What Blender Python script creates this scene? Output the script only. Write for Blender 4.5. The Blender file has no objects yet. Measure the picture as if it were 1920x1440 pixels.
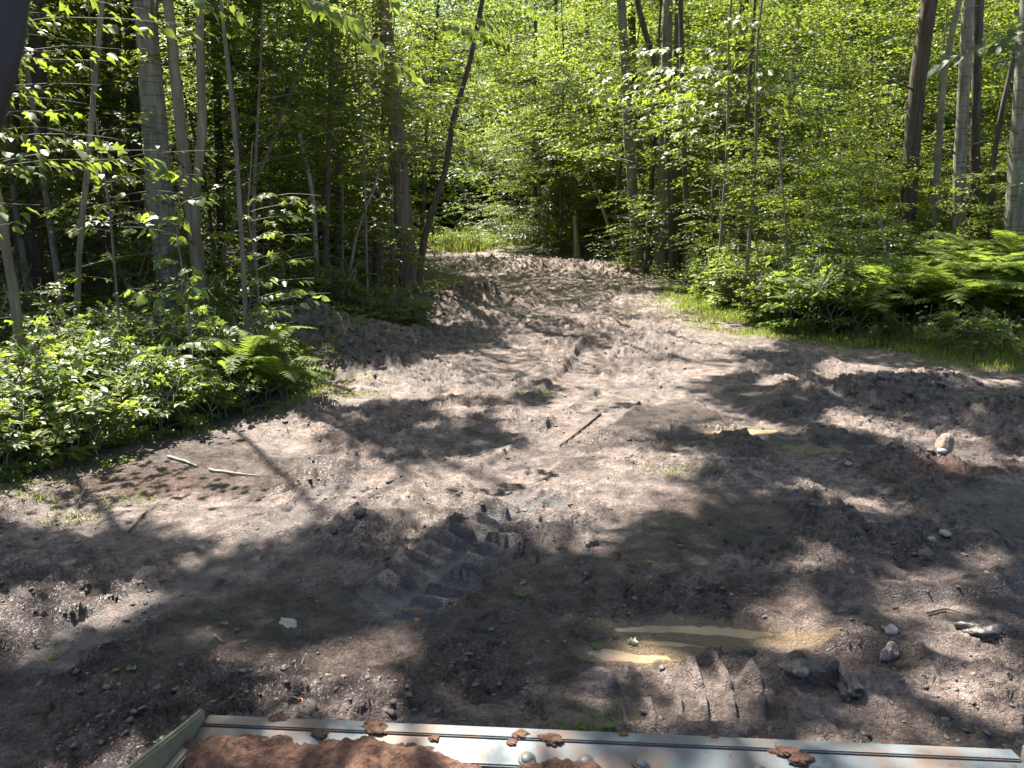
import bpy, math, random
import numpy as np
from math import sin, cos, pi, radians, tan
from mathutils import Vector, Matrix, Quaternion

S = bpy.context.scene
COL = S.collection
# ------------------------------------------------------------------ camera, sky, sun, exposure
CAM_H = 1.9
FPX = 1444.0                                   # focal length in pixels of the 1920 px wide photograph
PITCH = math.atan2(720 - 395, FPX)             # horizon at pixel row 395
cam_d = bpy.data.cameras.new('camera'); cam = bpy.data.objects.new('camera', cam_d); COL.objects.link(cam)
cam.location = (0, 0, CAM_H); cam.rotation_euler = (pi / 2 - PITCH, 0, 0)
cam_d.sensor_width = 36; cam_d.lens = 36 * FPX / 1920; cam_d.clip_start = 0.05; cam_d.clip_end = 1500
cam_d.dof.use_dof = True; cam_d.dof.focus_distance = 7.0; cam_d.dof.aperture_fstop = 11
S.camera = cam
SUN_EL, SUN_AZ = 58.0, -35.0                   # azimuth measured from straight ahead (+Y), minus = left
SV = Vector((sin(radians(SUN_AZ)) * cos(radians(SUN_EL)), cos(radians(SUN_AZ)) * cos(radians(SUN_EL)), sin(radians(SUN_EL))))
W = bpy.data.worlds.new('World'); S.world = W; W.use_nodes = True
wn = W.node_tree; sky = wn.nodes.new('ShaderNodeTexSky'); sky.sky_type = 'NISHITA'; sky.sun_disc = False
sky.sun_elevation = radians(SUN_EL); sky.sun_rotation = radians(SUN_AZ); sky.air_density = 1.0; sky.dust_density = 2.0
wn.links.new(sky.outputs[0], wn.nodes['Background'].inputs[0]); wn.nodes['Background'].inputs[1].default_value = 0.06
sd = bpy.data.lights.new('sun', 'SUN'); so = bpy.data.objects.new('sun', sd); COL.objects.link(so)
sd.energy = 5.0; sd.angle = radians(0.55); sd.color = (1.0, 0.95, 0.86)
so.rotation_euler = SV.to_track_quat('Z', 'Y').to_euler(); so.location = (0, 0, 30)
S.view_settings.view_transform = 'Standard'; S.view_settings.look = 'None'; S.view_settings.gamma = 1
S.view_settings.exposure = 2.15; S.view_settings.use_curve_mapping = False
S.cycles.max_bounces = 7; S.cycles.diffuse_bounces = 4; S.cycles.transmission_bounces = 4; S.cycles.glossy_bounces = 2
S.cycles.use_denoising = True; S.cycles.caustics_reflective = False; S.cycles.caustics_refractive = False
S.cycles.sample_clamp_indirect = 6

# ------------------------------------------------------------------ picture <-> place helpers
FW = np.array([0, cos(PITCH), -sin(PITCH)]); UP = np.array([0, sin(PITCH), cos(PITCH)]); RT = np.array([1., 0, 0])
CAMP = np.array([0, 0, CAM_H])
def ray(px, py): return FW + RT * (px - 960) / FPX - UP * (py - 720) / FPX
def G(px, py, z=0.0):
    d = ray(px, py); return CAMP + d * ((z - CAM_H) / d[2])
def P(px, py, Y):
    d = ray(px, py); return CAMP + d * (Y / d[1])
def proj(p):
    q = p - CAMP; dz = q @ FW; dz = np.where(dz < 0.05, 0.05, dz)
    return 960 + FPX * (q @ RT) / dz, 720 - FPX * (q @ UP) / dz, q @ FW

# ------------------------------------------------------------------ numpy noise
def _h(ix, iy, s):
    n = (ix.astype(np.int64) * 374761393 + iy.astype(np.int64) * 668265263 + s * 1274126177) & 0xffffffff
    n = ((n ^ (n >> 13)) * 1274126177) & 0xffffffff
    return ((n ^ (n >> 16)) & 0xffffff) / float(0xffffff)
def vn(x, y, s=0):
    ix = np.floor(x); iy = np.floor(y); fx = x - ix; fy = y - iy
    fx = fx * fx * fx * (fx * (fx * 6 - 15) + 10); fy = fy * fy * fy * (fy * (fy * 6 - 15) + 10)
    a = _h(ix, iy, s); b = _h(ix + 1, iy, s); c = _h(ix, iy + 1, s); d = _h(ix + 1, iy + 1, s)
    return (a + (b - a) * fx) * (1 - fy) + (c + (d - c) * fx) * fy
def fbm(x, y, o=4, s=0, g=0.5):
    t = 0; a = 1; n = 0
    for i in range(o):
        t = t + a * vn(x * 2 ** i + 17.3 * i, y * 2 ** i - 9.1 * i, s + i); n += a; a *= g
    return t / n
def worley(x, y, s=0):
    ix = np.floor(x); iy = np.floor(y); d1 = np.full(x.shape, 9.); d2 = d1.copy(); idv = np.zeros(x.shape)
    for dx in (-1, 0, 1):
        for dy in (-1, 0, 1):
            cx = ix + dx; cy = iy + dy
            d = (cx + _h(cx, cy, s) - x) ** 2 + (cy + _h(cx, cy, s + 7) - y) ** 2
            m = d < d1
            d2 = np.where(m, d1, np.minimum(d2, d)); idv = np.where(m, _h(cx, cy, s + 3), idv); d1 = np.where(m, d, d1)
    return np.sqrt(d1), np.sqrt(d2), idv
def sst(a, b, x):
    t = np.clip((x - a) / (b - a), 0, 1); return t * t * (3 - 2 * t)

# ------------------------------------------------------------------ mesh helpers
def mesh_np(name, V, Fs, smooth=True, mats=(), attrs=None):
    me = bpy.data.meshes.new(name); V = np.asarray(V, dtype=np.float32)
    if not isinstance(Fs, (list, tuple)): Fs = [Fs]
    Fs = [np.asarray(f, dtype=np.int32) for f in Fs if len(f)]
    me.vertices.add(len(V)); me.vertices.foreach_set('co', V.ravel())
    nl = sum(f.size for f in Fs); npoly = sum(len(f) for f in Fs)
    me.loops.add(nl); me.loops.foreach_set('vertex_index', np.concatenate([f.ravel() for f in Fs]))
    me.polygons.add(npoly)
    st = []; o = 0
    for f in Fs: st.append(np.arange(len(f)) * f.shape[1] + o); o += f.size
    me.polygons.foreach_set('loop_start', np.concatenate(st).astype(np.int32))
    if smooth: me.polygons.foreach_set('use_smooth', np.ones(npoly, dtype=bool))
    me.update(calc_edges=True)
    for k, a in (attrs or {}).items():
        at = me.attributes.new(k, 'FLOAT', 'POINT'); at.data.foreach_set('value', np.asarray(a, dtype=np.float32))
    for m in mats: me.materials.append(m)
    return me
def obj(name, me, parent=None, loc=None):
    o = bpy.data.objects.new(name, me); COL.objects.link(o)
    if parent is not None: o.parent = parent
    if loc is not None: o.location = loc
    return o
def tag(o, label=None, cat=None, group=None, kind=None):
    if label: o['label'] = label
    if cat: o['category'] = cat
    if group: o['group'] = group
    if kind: o['kind'] = kind
    return o
def thing(name, label, cat, loc=(0, 0, 0), group=None, rz=0):
    o = bpy.data.objects.new(name, None); COL.objects.link(o); o.empty_display_size = 0.2
    o.location = loc; o.rotation_euler = (0, 0, rz)
    return tag(o, label, cat, group)
def copy_tree(o, parent=None):
    c = o.copy(); COL.objects.link(c); c.parent = parent
    for ch in list(o.children): copy_tree(ch, c)
    return c
class MB:
    """collects vertex / face arrays"""
    def __init__(s): s.V = []; s.F = {}; s.n = 0
    def add(s, V, F):
        F = [F] if isinstance(F, np.ndarray) else F
        for f in F:
            if len(f): s.F.setdefault(f.shape[1], []).append(f + s.n)
        s.V.append(V); s.n += len(V)
    def mesh(s, name, mat, smooth=True):
        return mesh_np(name, np.concatenate(s.V), [np.concatenate(f) for f in s.F.values()], smooth, [mat])
def tube(path, rad, sides=6, rough=0.0, rng=None, cap=True):
    path = np.asarray(path, float); rad = np.asarray(rad, float); n = len(path)
    T = np.gradient(path, axis=0); T /= np.linalg.norm(T, axis=1)[:, None] + 1e-9
    ref = np.array([1., 0, 0]) if abs(T[0][0]) < 0.8 else np.array([0, 1., 0])
    A = np.cross(T, ref); A /= np.linalg.norm(A, axis=1)[:, None]; B = np.cross(T, A)
    th = np.linspace(0, 2 * pi, sides, endpoint=False)
    r = rad[:, None] * np.ones(sides)
    if rough and rng is not None: r = r * (1 + rough * (rng.random((n, sides)) - .5))
    V = path[:, None, :] + r[..., None] * (np.cos(th)[None, :, None] * A[:, None, :] + np.sin(th)[None, :, None] * B[:, None, :])
    V = V.reshape(-1, 3); i = np.arange(n - 1)[:, None] * sides; j = np.arange(sides)[None]; k = (j + 1) % sides
    F = np.stack([i + j, i + k, i + sides + k, i + sides + j], -1).reshape(-1, 4)
    Fs = [F]
    if cap:
        V = np.vstack([V, path[-1:] + T[-1:] * rad[-1] * .5]); e = (n - 1) * sides
        Fs.append(np.stack([e + np.arange(sides), e + (np.arange(sides) + 1) % sides, np.full(sides, len(V) - 1)], -1))
    return V, Fs
def resample(pts, n):
    pts = np.asarray(pts, float); d = np.r_[0, np.cumsum(np.linalg.norm(np.diff(pts, axis=0), axis=1))]
    t = np.linspace(0, d[-1], n)
    out = np.stack([np.interp(t, d, pts[:, k]) for k in range(pts.shape[1])], -1)
    for _ in range(2): out[1:-1] = (out[:-2] + 2 * out[1:-1] + out[2:]) / 4
    return out

# ------------------------------------------------------------------ materials
def newmat(name):
    m = bpy.data.materials.new(name); m.use_nodes = True; nt = m.node_tree
    for n in list(nt.nodes): nt.nodes.remove(n)
    out = nt.nodes.new('ShaderNodeOutputMaterial')
    def N(t, **k):
        n = nt.nodes.new('ShaderNode' + t)
        for a, b in k.items():
            if hasattr(n, a): setattr(n, a, b)
            else: n.inputs[a].default_value = b
        return n
    def L(a, b): nt.links.new(a, b)
    return m, nt, out, N, L
def ramp(N, L, src, stops):
    r = N('ValToRGB'); e = r.color_ramp.elements
    while len(e) < len(stops): e.new(0.5)
    for i, (p, c) in enumerate(stops): e[i].position = p; e[i].color = (*c, 1)
    L(src, r.inputs[0]); return r.outputs[0]
def leaf_mat(name, dark, light, trans, rough=.46, tw=0.40, spec=0.42):
    m, nt, out, N, L = newmat(name)
    g = N('NewGeometry'); oi = N('ObjectInfo')
    a = N('Math', operation='ADD'); L(g.outputs['Random Per Island'], a.inputs[0])
    b = N('Math', operation='MULTIPLY'); L(oi.outputs['Random'], b.inputs[0]); b.inputs[1].default_value = 0.55
    L(b.outputs[0], a.inputs[1]); c = N('Math', operation='MULTIPLY'); L(a.outputs[0], c.inputs[0]); c.inputs[1].default_value = 0.65
    col = ramp(N, L, c.outputs[0], [(0, dark), (1, light)])
    tcol = ramp(N, L, c.outputs[0], [(0, tuple(x * .6 for x in trans)), (1, trans)])
    p = N('BsdfPrincipled'); L(col, p.inputs['Base Color']); p.inputs['Roughness'].default_value = rough
    p.inputs['Specular IOR Level'].default_value = spec
    t = N('BsdfTranslucent'); L(tcol, t.inputs[0])
    mx = N('MixShader'); mx.inputs[0].default_value = tw; L(p.outputs[0], mx.inputs[1]); L(t.outputs[0], mx.inputs[2])
    L(mx.outputs[0], out.inputs[0]); return m
M_MAPLE = leaf_mat('maple_leaf', (.05, .075, .016), (.10, .135, .028), (.39, .49, .05))
M_BASS = leaf_mat('basswood_leaf', (.05, .09, .03), (.08, .13, .045), (.46, .58, .08), rough=.33)
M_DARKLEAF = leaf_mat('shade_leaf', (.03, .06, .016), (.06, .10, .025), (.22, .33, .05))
M_ASPENLEAF = leaf_mat('aspen_leaf', (.05, .08, .03), (.09, .13, .045), (.26, .38, .09))
M_SHRUB = leaf_mat('shrub_leaf', (.065, .095, .02), (.13, .165, .035), (.42, .53, .07))
M_FERN = leaf_mat('fern_frond', (.09, .13, .025), (.15, .19, .04), (.40, .54, .07), rough=.6, spec=.2)
M_GRASS = leaf_mat('grass_blade', (.11, .14, .04), (.20, .22, .07), (.46, .55, .10), rough=.6, spec=.2)
def bark_mat(name, c1, c2, c3, sx=6, sz=1.2, bands=False, bump=.5):
    m, nt, out, N, L = newmat(name)
    tc = N('TexCoord'); mp = N('Mapping'); L(tc.outputs['Object'], mp.inputs[0]); mp.inputs['Scale'].default_value = (sx, sx, sz)
    n1 = N('TexNoise'); L(mp.outputs[0], n1.inputs[0]); n1.inputs['Scale'].default_value = 2.2; n1.inputs['Detail'].default_value = 8; n1.inputs['Roughness'].default_value = .65
    n2 = N('TexNoise'); L(tc.outputs['Object'], n2.inputs[0]); n2.inputs['Scale'].default_value = 1.1; n2.inputs['Detail'].default_value = 3
    col = ramp(N, L, n1.outputs[0], [(.3, c1), (.52, c2), (.75, c3)])
    mix = N('MixRGB', blend_type='MULTIPLY'); L(col, mix.inputs[1]); r2 = ramp(N, L, n2.outputs[0], [(.3, (.6, .6, .55)), (.7, (1, 1, 1))]); L(r2, mix.inputs[2]); mix.inputs[0].default_value = .7
    last = mix.outputs[0]; hh = n1.outputs[0]
    if bands:
        m2 = N('Mapping'); L(tc.outputs['Object'], m2.inputs[0]); m2.inputs['Scale'].default_value = (2.5, 2.5, 22)
        n3 = N('TexNoise'); L(m2.outputs[0], n3.inputs[0]); n3.inputs['Scale'].default_value = 1.6; n3.inputs['Detail'].default_value = 4
        r3 = ramp(N, L, n3.outputs[0], [(.36, (.16, .15, .14)), (.47, (1, 1, 1))])
        mm = N('MixRGB', blend_type='MULTIPLY'); mm.inputs[0].default_value = .5; L(last, mm.inputs[1]); L(r3, mm.inputs[2]); last = mm.outputs[0]
    bp = N('Bump'); bp.inputs['Strength'].default_value = bump; bp.inputs['Distance'].default_value = .03; L(hh, bp.inputs['Height'])
    p = N('BsdfPrincipled'); p.inputs['Roughness'].default_value = .85; L(last, p.inputs['Base Color']); L(bp.outputs[0], p.inputs['Normal'])
    L(p.outputs[0], out.inputs[0]); return m
M_ASPEN = bark_mat('aspen_bark', (.12, .11, .09), (.26, .25, .21), (.46, .44, .39), 7, .8, True, .8)
M_PALE = bark_mat('pale_tan_bark', (.11, .09, .065), (.23, .20, .145), (.40, .36, .27), 5, .6, False, .35)
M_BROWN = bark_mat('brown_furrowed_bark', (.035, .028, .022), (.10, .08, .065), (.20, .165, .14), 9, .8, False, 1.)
M_SHAG = bark_mat('shaggy_bark', (.05, .035, .03), (.21, .16, .14), (.36, .29, .26), 12, .7, False, 1.)
M_TWIG = bark_mat('twig_bark', (.10, .085, .065), (.20, .175, .14), (.30, .27, .22), 8, 2, False, .2)
M_DEAD = bark_mat('dead_wood', (.16, .14, .12), (.32, .29, .25), (.45, .41, .36), 8, 1, False, .4)
M_RED = bark_mat('red_root', (.30, .13, .06), (.42, .20, .10), (.5, .28, .15), 8, 1, False, .2)

def mud_mat():
    m, nt, out, N, L = newmat('mud')
    tc = N('TexCoord').outputs['Object']
    def noise(s, d=6, r=.6, dist=0):
        n = N('TexNoise'); L(tc, n.inputs[0]); n.inputs['Scale'].default_value = s; n.inputs['Detail'].default_value = d
        n.inputs['Roughness'].default_value = r; n.inputs['Distortion'].default_value = dist; return n.outputs[0]
    def attr(n): a = N('Attribute'); a.attribute_name = n; return a.outputs['Fac']
    big = noise(.9, 5); mid = noise(7, 8, .7, .3); fine = noise(60, 6, .7)
    base = ramp(N, L, mid, [(.30, (.10, .080, .071)), (.5, (.225, .188, .168)), (.70, (.40, .345, .31))])
    tintc = ramp(N, L, big, [(.35, (1.24, 1.17, 1.15)), (.6, (1.38, 1.24, 1.17)), (.72, (1.52, 1.27, 1.10))])
    mx = N('MixRGB', blend_type='MULTIPLY'); mx.inputs[0].default_value = 1; L(base, mx.inputs[1]); L(tintc, mx.inputs[2])
    mot = ramp(N, L, noise(4.5, 7, .72, .5), [(.36, (.42, .40, .40)), (.50, (.95, .94, .93)), (.66, (1.22, 1.19, 1.16))])
    m3 = ramp(N, L, noise(17, 6, .75, .8), [(.38, (.50, .49, .48)), (.50, (1, 1, 1)), (.66, (1.15, 1.14, 1.12))])
    fr = ramp(N, L, fine, [(.36, (.60, .60, .60)), (.62, (1.2, 1.2, 1.2))])
    mf = N('MixRGB', blend_type='MULTIPLY'); mf.inputs[0].default_value = .9; mq = N('MixRGB', blend_type='MULTIPLY'); mq.inputs[0].default_value = .85; L(mx.outputs[0], mq.inputs[1]); L(mot, mq.inputs[2]); mr = N('MixRGB', blend_type='MULTIPLY'); mr.inputs[0].default_value = .8; L(mq.outputs[0], mr.inputs[1]); L(m3, mr.inputs[2]); L(mr.outputs[0], mf.inputs[1]); L(fr, mf.inputs[2])
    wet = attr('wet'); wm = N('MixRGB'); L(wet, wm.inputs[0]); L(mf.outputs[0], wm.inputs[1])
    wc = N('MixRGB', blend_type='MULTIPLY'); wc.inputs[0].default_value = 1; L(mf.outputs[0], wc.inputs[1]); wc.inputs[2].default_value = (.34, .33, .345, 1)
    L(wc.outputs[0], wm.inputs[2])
    tan_ = N('MixRGB'); L(attr('clay'), tan_.inputs[0]); L(wm.outputs[0], tan_.inputs[1]); tan_.inputs[2].default_value = (.25, .18, .115, 1)
    red = N('MixRGB'); L(attr('redsoil'), red.inputs[0]); L(tan_.outputs[0], red.inputs[1]); red.inputs[2].default_value = (.22, .10, .06, 1)
    lit = N('MixRGB'); L(attr('litter'), lit.inputs[0]); L(red.outputs[0], lit.inputs[1])
    lc = ramp(N, L, noise(22, 6, .8), [(.3, (.02, .016, .01)), (.5, (.055, .045, .028)), (.7, (.12, .09, .055))]); L(lc, lit.inputs[2])
    slm = N('MixRGB'); L(attr('slurry'), slm.inputs[0]); L(lit.outputs[0], slm.inputs[1]); slm.inputs[2].default_value = (.165, .155, .150, 1)
    p = N('BsdfPrincipled'); L(slm.outputs[0], p.inputs['Base Color'])
    ro = N('MapRange'); L(wet, ro.inputs[0]); ro.inputs[3].default_value = .78; ro.inputs[4].default_value = .30
    ra = N('Math', operation='ADD'); L(ro.outputs[0], ra.inputs[0]); rb = N('Math', operation='MULTIPLY_ADD'); L(mid, rb.inputs[0]); rb.inputs[1].default_value = .3; rb.inputs[2].default_value = -.15; L(rb.outputs[0], ra.inputs[1])
    L(ra.outputs[0], p.inputs['Roughness'])
    vo = N('TexVoronoi', feature='DISTANCE_TO_EDGE'); wv_ = N('MixRGB', blend_type='ADD'); wv_.inputs[0].default_value = .05; L(tc, wv_.inputs[1]); nn_ = N('TexNoise'); L(tc, nn_.inputs[0]); nn_.inputs['Scale'].default_value = 9; L(nn_.outputs['Color'], wv_.inputs[2]); L(wv_.outputs[0], vo.inputs['Vector']); vo.inputs['Scale'].default_value = 42
    vm = N('MapRange'); L(vo.outputs['Distance'], vm.inputs[0]); vm.inputs[2].default_value = .12; vm.inputs[4].default_value = .55
    hs0 = N('Math', operation='ADD'); L(vm.outputs[0], hs0.inputs[0]); L(fine, hs0.inputs[1])
    hs = N('Math', operation='MULTIPLY_ADD'); L(noise(24, 9, .8, .6), hs.inputs[0]); hs.inputs[1].default_value = 2.2; L(hs0.outputs[0], hs.inputs[2])
    bp = N('Bump'); bp.inputs['Distance'].default_value = .017
    bs = N('MapRange'); L(wet, bs.inputs[0]); bs.inputs[3].default_value = 1.0; bs.inputs[4].default_value = .95; L(bs.outputs[0], bp.inputs['Strength'])
    L(hs.outputs[0], bp.inputs['Height']); L(bp.outputs[0], p.inputs['Normal']); L(p.outputs[0], out.inputs[0]); return m
M_MUD = mud_mat()
def simple(name, c1, c2, scale=12, rough=.8, bump=.4, dist=.01, metal=0, spec=.5, det=6):
    m, nt, out, N, L = newmat(name)
    tc = N('TexCoord').outputs['Object']; n = N('TexNoise'); L(tc, n.inputs[0]); n.inputs['Scale'].default_value = scale; n.inputs['Detail'].default_value = det; n.inputs['Roughness'].default_value = .65
    p = N('BsdfPrincipled'); L(ramp(N, L, n.outputs[0], [(.32, c1), (.68, c2)]), p.inputs['Base Color']); p.inputs['Roughness'].default_value = rough
    p.inputs['Metallic'].default_value = metal; p.inputs['Specular IOR Level'].default_value = spec
    b = N('Bump'); b.inputs['Strength'].default_value = bump; b.inputs['Distance'].default_value = dist; L(n.outputs[0], b.inputs['Height']); L(b.outputs[0], p.inputs['Normal'])
    L(p.outputs[0], out.inputs[0]); return m
M_WATER_TAN = simple('muddy_tan_water', (.17, .125, .078), (.34, .235, .135), 4, .12, .25, .004)
M_WATER_GREY = simple('muddy_grey_water', (.06, .055, .048), (.11, .095, .08), 3, .3, .2, .003)
M_CLOD = simple('mud_clod', (.07, .058, .05), (.17, .142, .125), 14, .85, .8, .02)
M_DARKCLOD = simple('wet_dark_mud', (.035, .03, .028), (.11, .095, .085), 14, .38, .8, .02)
M_ROCK = simple('pale_rock', (.20, .18, .16), (.34, .31, .28), 18, .7, .5, .01)
M_REDSOIL = simple('red_brown_soil', (.07, .032, .02), (.24, .125, .08), 38, .9, 1.0, .035, det=9)
M_PINK = simple('pink_crumbly_mud', (.13, .09, .075), (.36, .26, .22), 16, .8, .8, .02)
def steel_mat():
    m, nt, out, N, L = newmat('worn_pale_steel'); tc = N('TexCoord').outputs['Object']
    def noise(s, d=6):
        n = N('TexNoise'); L(tc, n.inputs[0]); n.inputs['Scale'].default_value = s; n.inputs['Detail'].default_value = d; n.inputs['Roughness'].default_value = .7; return n.outputs[0]
    a = ramp(N, L, noise(5), [(.3, (.07, .08, .085)), (.46, (.14, .165, .175)), (.58, (.17, .13, .105))])
    f = ramp(N, L, noise(30), [(.60, (0, 0, 0)), (.68, (1, 1, 1))])
    mx = N('MixRGB'); L(f, mx.inputs[0]); L(a, mx.inputs[1]); mx.inputs[2].default_value = (.16, .085, .055, 1)
    p = N('BsdfPrincipled'); L(mx.outputs[0], p.inputs['Base Color']); p.inputs['Metallic'].default_value = .35
    r = N('MapRange'); L(noise(9), r.inputs[0]); r.inputs[3].default_value = .45; r.inputs[4].default_value = .75; L(r.outputs[0], p.inputs['Roughness'])
    L(p.outputs[0], out.inputs[0]); return m
M_STEEL = steel_mat()
M_PLATE = simple('scraped_dark_steel', (.13, .13, .15), (.30, .30, .33), 7, .32, .2, .003, .6)
M_OLIVE = simple('dusty_olive_paint', (.15, .14, .09), (.24, .225, .155), 9, .55, .2, .003)
M_BLACK = simple('black_rubber', (.012, .012, .013), (.02, .02, .022), 9, .6, .2, .003)

# ------------------------------------------------------------------ terrain
LE = np.array([G(*q)[:2] for q in [(0, 885), (230, 845), (450, 780), (555, 735), (640, 690), (760, 640), (850, 592), (905, 548), (860, 512), (815, 492), (770, 472)]])
RE = np.array([G(*q)[:2] for q in [(1920, 700), (1600, 650), (1400, 625), (1240, 552), (1190, 520), (1160, 500), (1060, 490), (960, 482)]])
def edge_l(y): return np.interp(y, np.r_[3.0, LE[:, 1]], np.r_[LE[0, 0] - 2.0, LE[:, 0]])
def edge_r(y): return np.interp(y, np.r_[8.0, RE[:, 1]], np.r_[11., RE[:, 0]])
def gauss(x, y, cx, cy, sx, sy, rot=0):
    c, s = cos(rot), sin(rot); u = (x - cx) * c + (y - cy) * s; v = -(x - cx) * s + (y - cy) * c
    return np.exp(-(u / sx) ** 2 - (v / sy) ** 2)
MOUNDS = [(595, 660, .48, .95, .75, 0), (655, 690, .20, .8, .5, 0), (720, 640, .18, 1.0, .6, 0), (880, 572, .34, .95, .6, 0), (800, 590, .26, .9, .7, 0),
          (1060, 508, .22, 3.0, 1.0, 0), (960, 505, .24, 1.7, 1.2, 0), (1130, 515, .25, 1.3, 1.0, 0), (900, 498, .22, 1.6, 1.5, 0), (1890, 610, .28, 1.0, .6, 0),
          (1910, 790, .22, .5, .35, 0), (1650, 735, .10, .75, .35, .0), (1740, 720, .07, .5, .3, 0), (500, 600, .25, 1.4, 1.0, 0), (1650, 868, .05, .5, .12, 0)]
MOUNDS = [(G(a, b)[0], G(a, b)[1], h, sx, sy, r) for a, b, h, sx, sy, r in MOUNDS]
PITS = [(690, 655, .07, .9, .5), (1020, 535, .16, 2.0, 1.0), (1700, 765, .10, .55, .22)]
PITS = [(G(a, b)[0], G(a, b)[1], h, sx, sy) for a, b, h, sx, sy in PITS]
def strip(pts, w):
    q = np.array([G(*a)[:2] for a in pts]); return q, w
TRACKS = [  # polyline (pixels), half width, depth, lug spacing, lug height, skew, wetness
    ([(1000, 935), (900, 1000), (800, 1080), (700, 1150)], .25, .03, .135, .062, .25, .55),
    ([(640, 905), (520, 975), (400, 1040), (220, 1150), (60, 1260)], .17, .025, .15, .018, .5, .45),
    ([(1160, 1290), (1300, 1285), (1480, 1300)], .20, .03, .115, .05, .1, .55),
    ([(1380, 1045), (1500, 1075), (1660, 1085)], .11, .02, .09, .03, .0, .35),
    ([(760, 870), (660, 925), (560, 990), (470, 1050)], .12, .0, .10, .018, .9, .15),
    ([(1500, 1180), (1400, 1190), (1300, 1180)], .14, .0, .10, .02, .2, .7),
    ([(1180, 730), (1080, 800), (960, 880), (900, 925)], .26, .02, .16, .016, .6, .25),
    ([(1130, 640), (1090, 700), (1010, 780)], .24, .02, .2, .015, .6, .2),
    ([(1330, 740), (1500, 840), (1700, 980)], .24, .03, .16, .03, .6, .2),
    ([(700, 600), (900, 620), (1000, 590), (1060, 560)], .3, .03, .25, .03, .6, .2),
]
TRK_SLURRY = 1
TRACKS = [(resample(np.array([G(*a)[:2] for a in t[0]]), 24),) + tuple(t[1:]) for t in TRACKS]
PUDDLES = [((1330, 1178), .44, .10, -.1, 'tan', 'shallow tan puddle shining beside the churned wet mud near the bucket'),
           ((1215, 1210), .26, .09, .05, 'tan', 'small cloudy tan puddle left of the tread bars near the bucket'),
           ((1690, 838), .95, .20, -.08, 'grey', 'broad smooth puddle of grey mud in front of the upright clod'),
           ((1385, 806), .34, .08, .1, 'tan', 'narrow brown puddle in the dappled middle of the clearing'),
           ((1580, 1225), .30, .12, 0, 'grey', 'round olive puddle ringed by torn mud slabs'),
           ((1010, 545), 1.3, .35, 0, 'grey', 'far brown puddle at the dip where the road narrows'),
           ]
PUD = [(G(*c)[0], G(*c)[1], rx, ry, rot, k, lab) for c, rx, ry, rot, k, lab in PUDDLES]
def polydist(x, y, q):
    best = np.full(x.shape, 1e9); sa = np.zeros(x.shape); sg = np.zeros(x.shape); acc = 0
    for a, b in zip(q[:-1], q[1:]):
        d = b - a; L = np.hypot(*d); d = d / L
        u = (x - a[0]) * d[0] + (y - a[1]) * d[1]; v = -(x - a[0]) * d[1] + (y - a[1]) * d[0]
        uc = np.clip(u, 0, L); dist = np.hypot(u - uc, v); m = dist < best
        best = np.where(m, dist, best); sa = np.where(m, acc + uc, sa); sg = np.where(m, v, sg); acc += L
    return best, sa, sg, acc
def puddle_d(x, y, p):
    cx, cy, rx, ry, rot = p[:5]; c, s = cos(rot), sin(rot)
    u = ((x - cx) * c + (y - cy) * s) / rx; v = (-(x - cx) * s + (y - cy) * c) / ry
    return np.hypot(u, v) + .5 * (fbm(x * 5, y * 5, 3, 77) - .5)
def H0(x, y):
    h = .10 * (fbm(x * .22, y * .22, 3, 5) - .5)
    dl = np.clip(edge_l(y) - x, -1, 30); dr = np.clip(x - edge_r(y), -1, 30)
    h = h + .22 * sst(0, 2.5, dl) + .25 * sst(.3, 3.5, dr) + .012 * np.clip(dl, 0, 20) + .02 * np.clip(dr, 0, 20)
    h = h + .35 * sst(1.5, 6, dr) * sst(8.5, 10.5, y) * sst(22, 14, y)
    far = sst(24, 36, y) * .10; h = h + far
    for cx, cy, a, sx, sy, r in MOUNDS: h = h + a * gauss(x, y, cx, cy, sx, sy, r)
    for cx, cy, a, sx, sy in PITS: h = h - a * gauss(x, y, cx, cy, sx, sy)
    for p in PUD: h = h - .034 * sst(1.35, .6, np.hypot(((x - p[0]) * cos(p[4]) + (y - p[1]) * sin(p[4])) / p[2], (-(x - p[0]) * sin(p[4]) + (y - p[1]) * cos(p[4])) / p[3]))
    return h
def ground(x, y): return float(H0(np.array([x], float), np.array([y], float))[0])
PUDZ = [ground(p[0], p[1]) + .014 for p in PUD]
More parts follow.
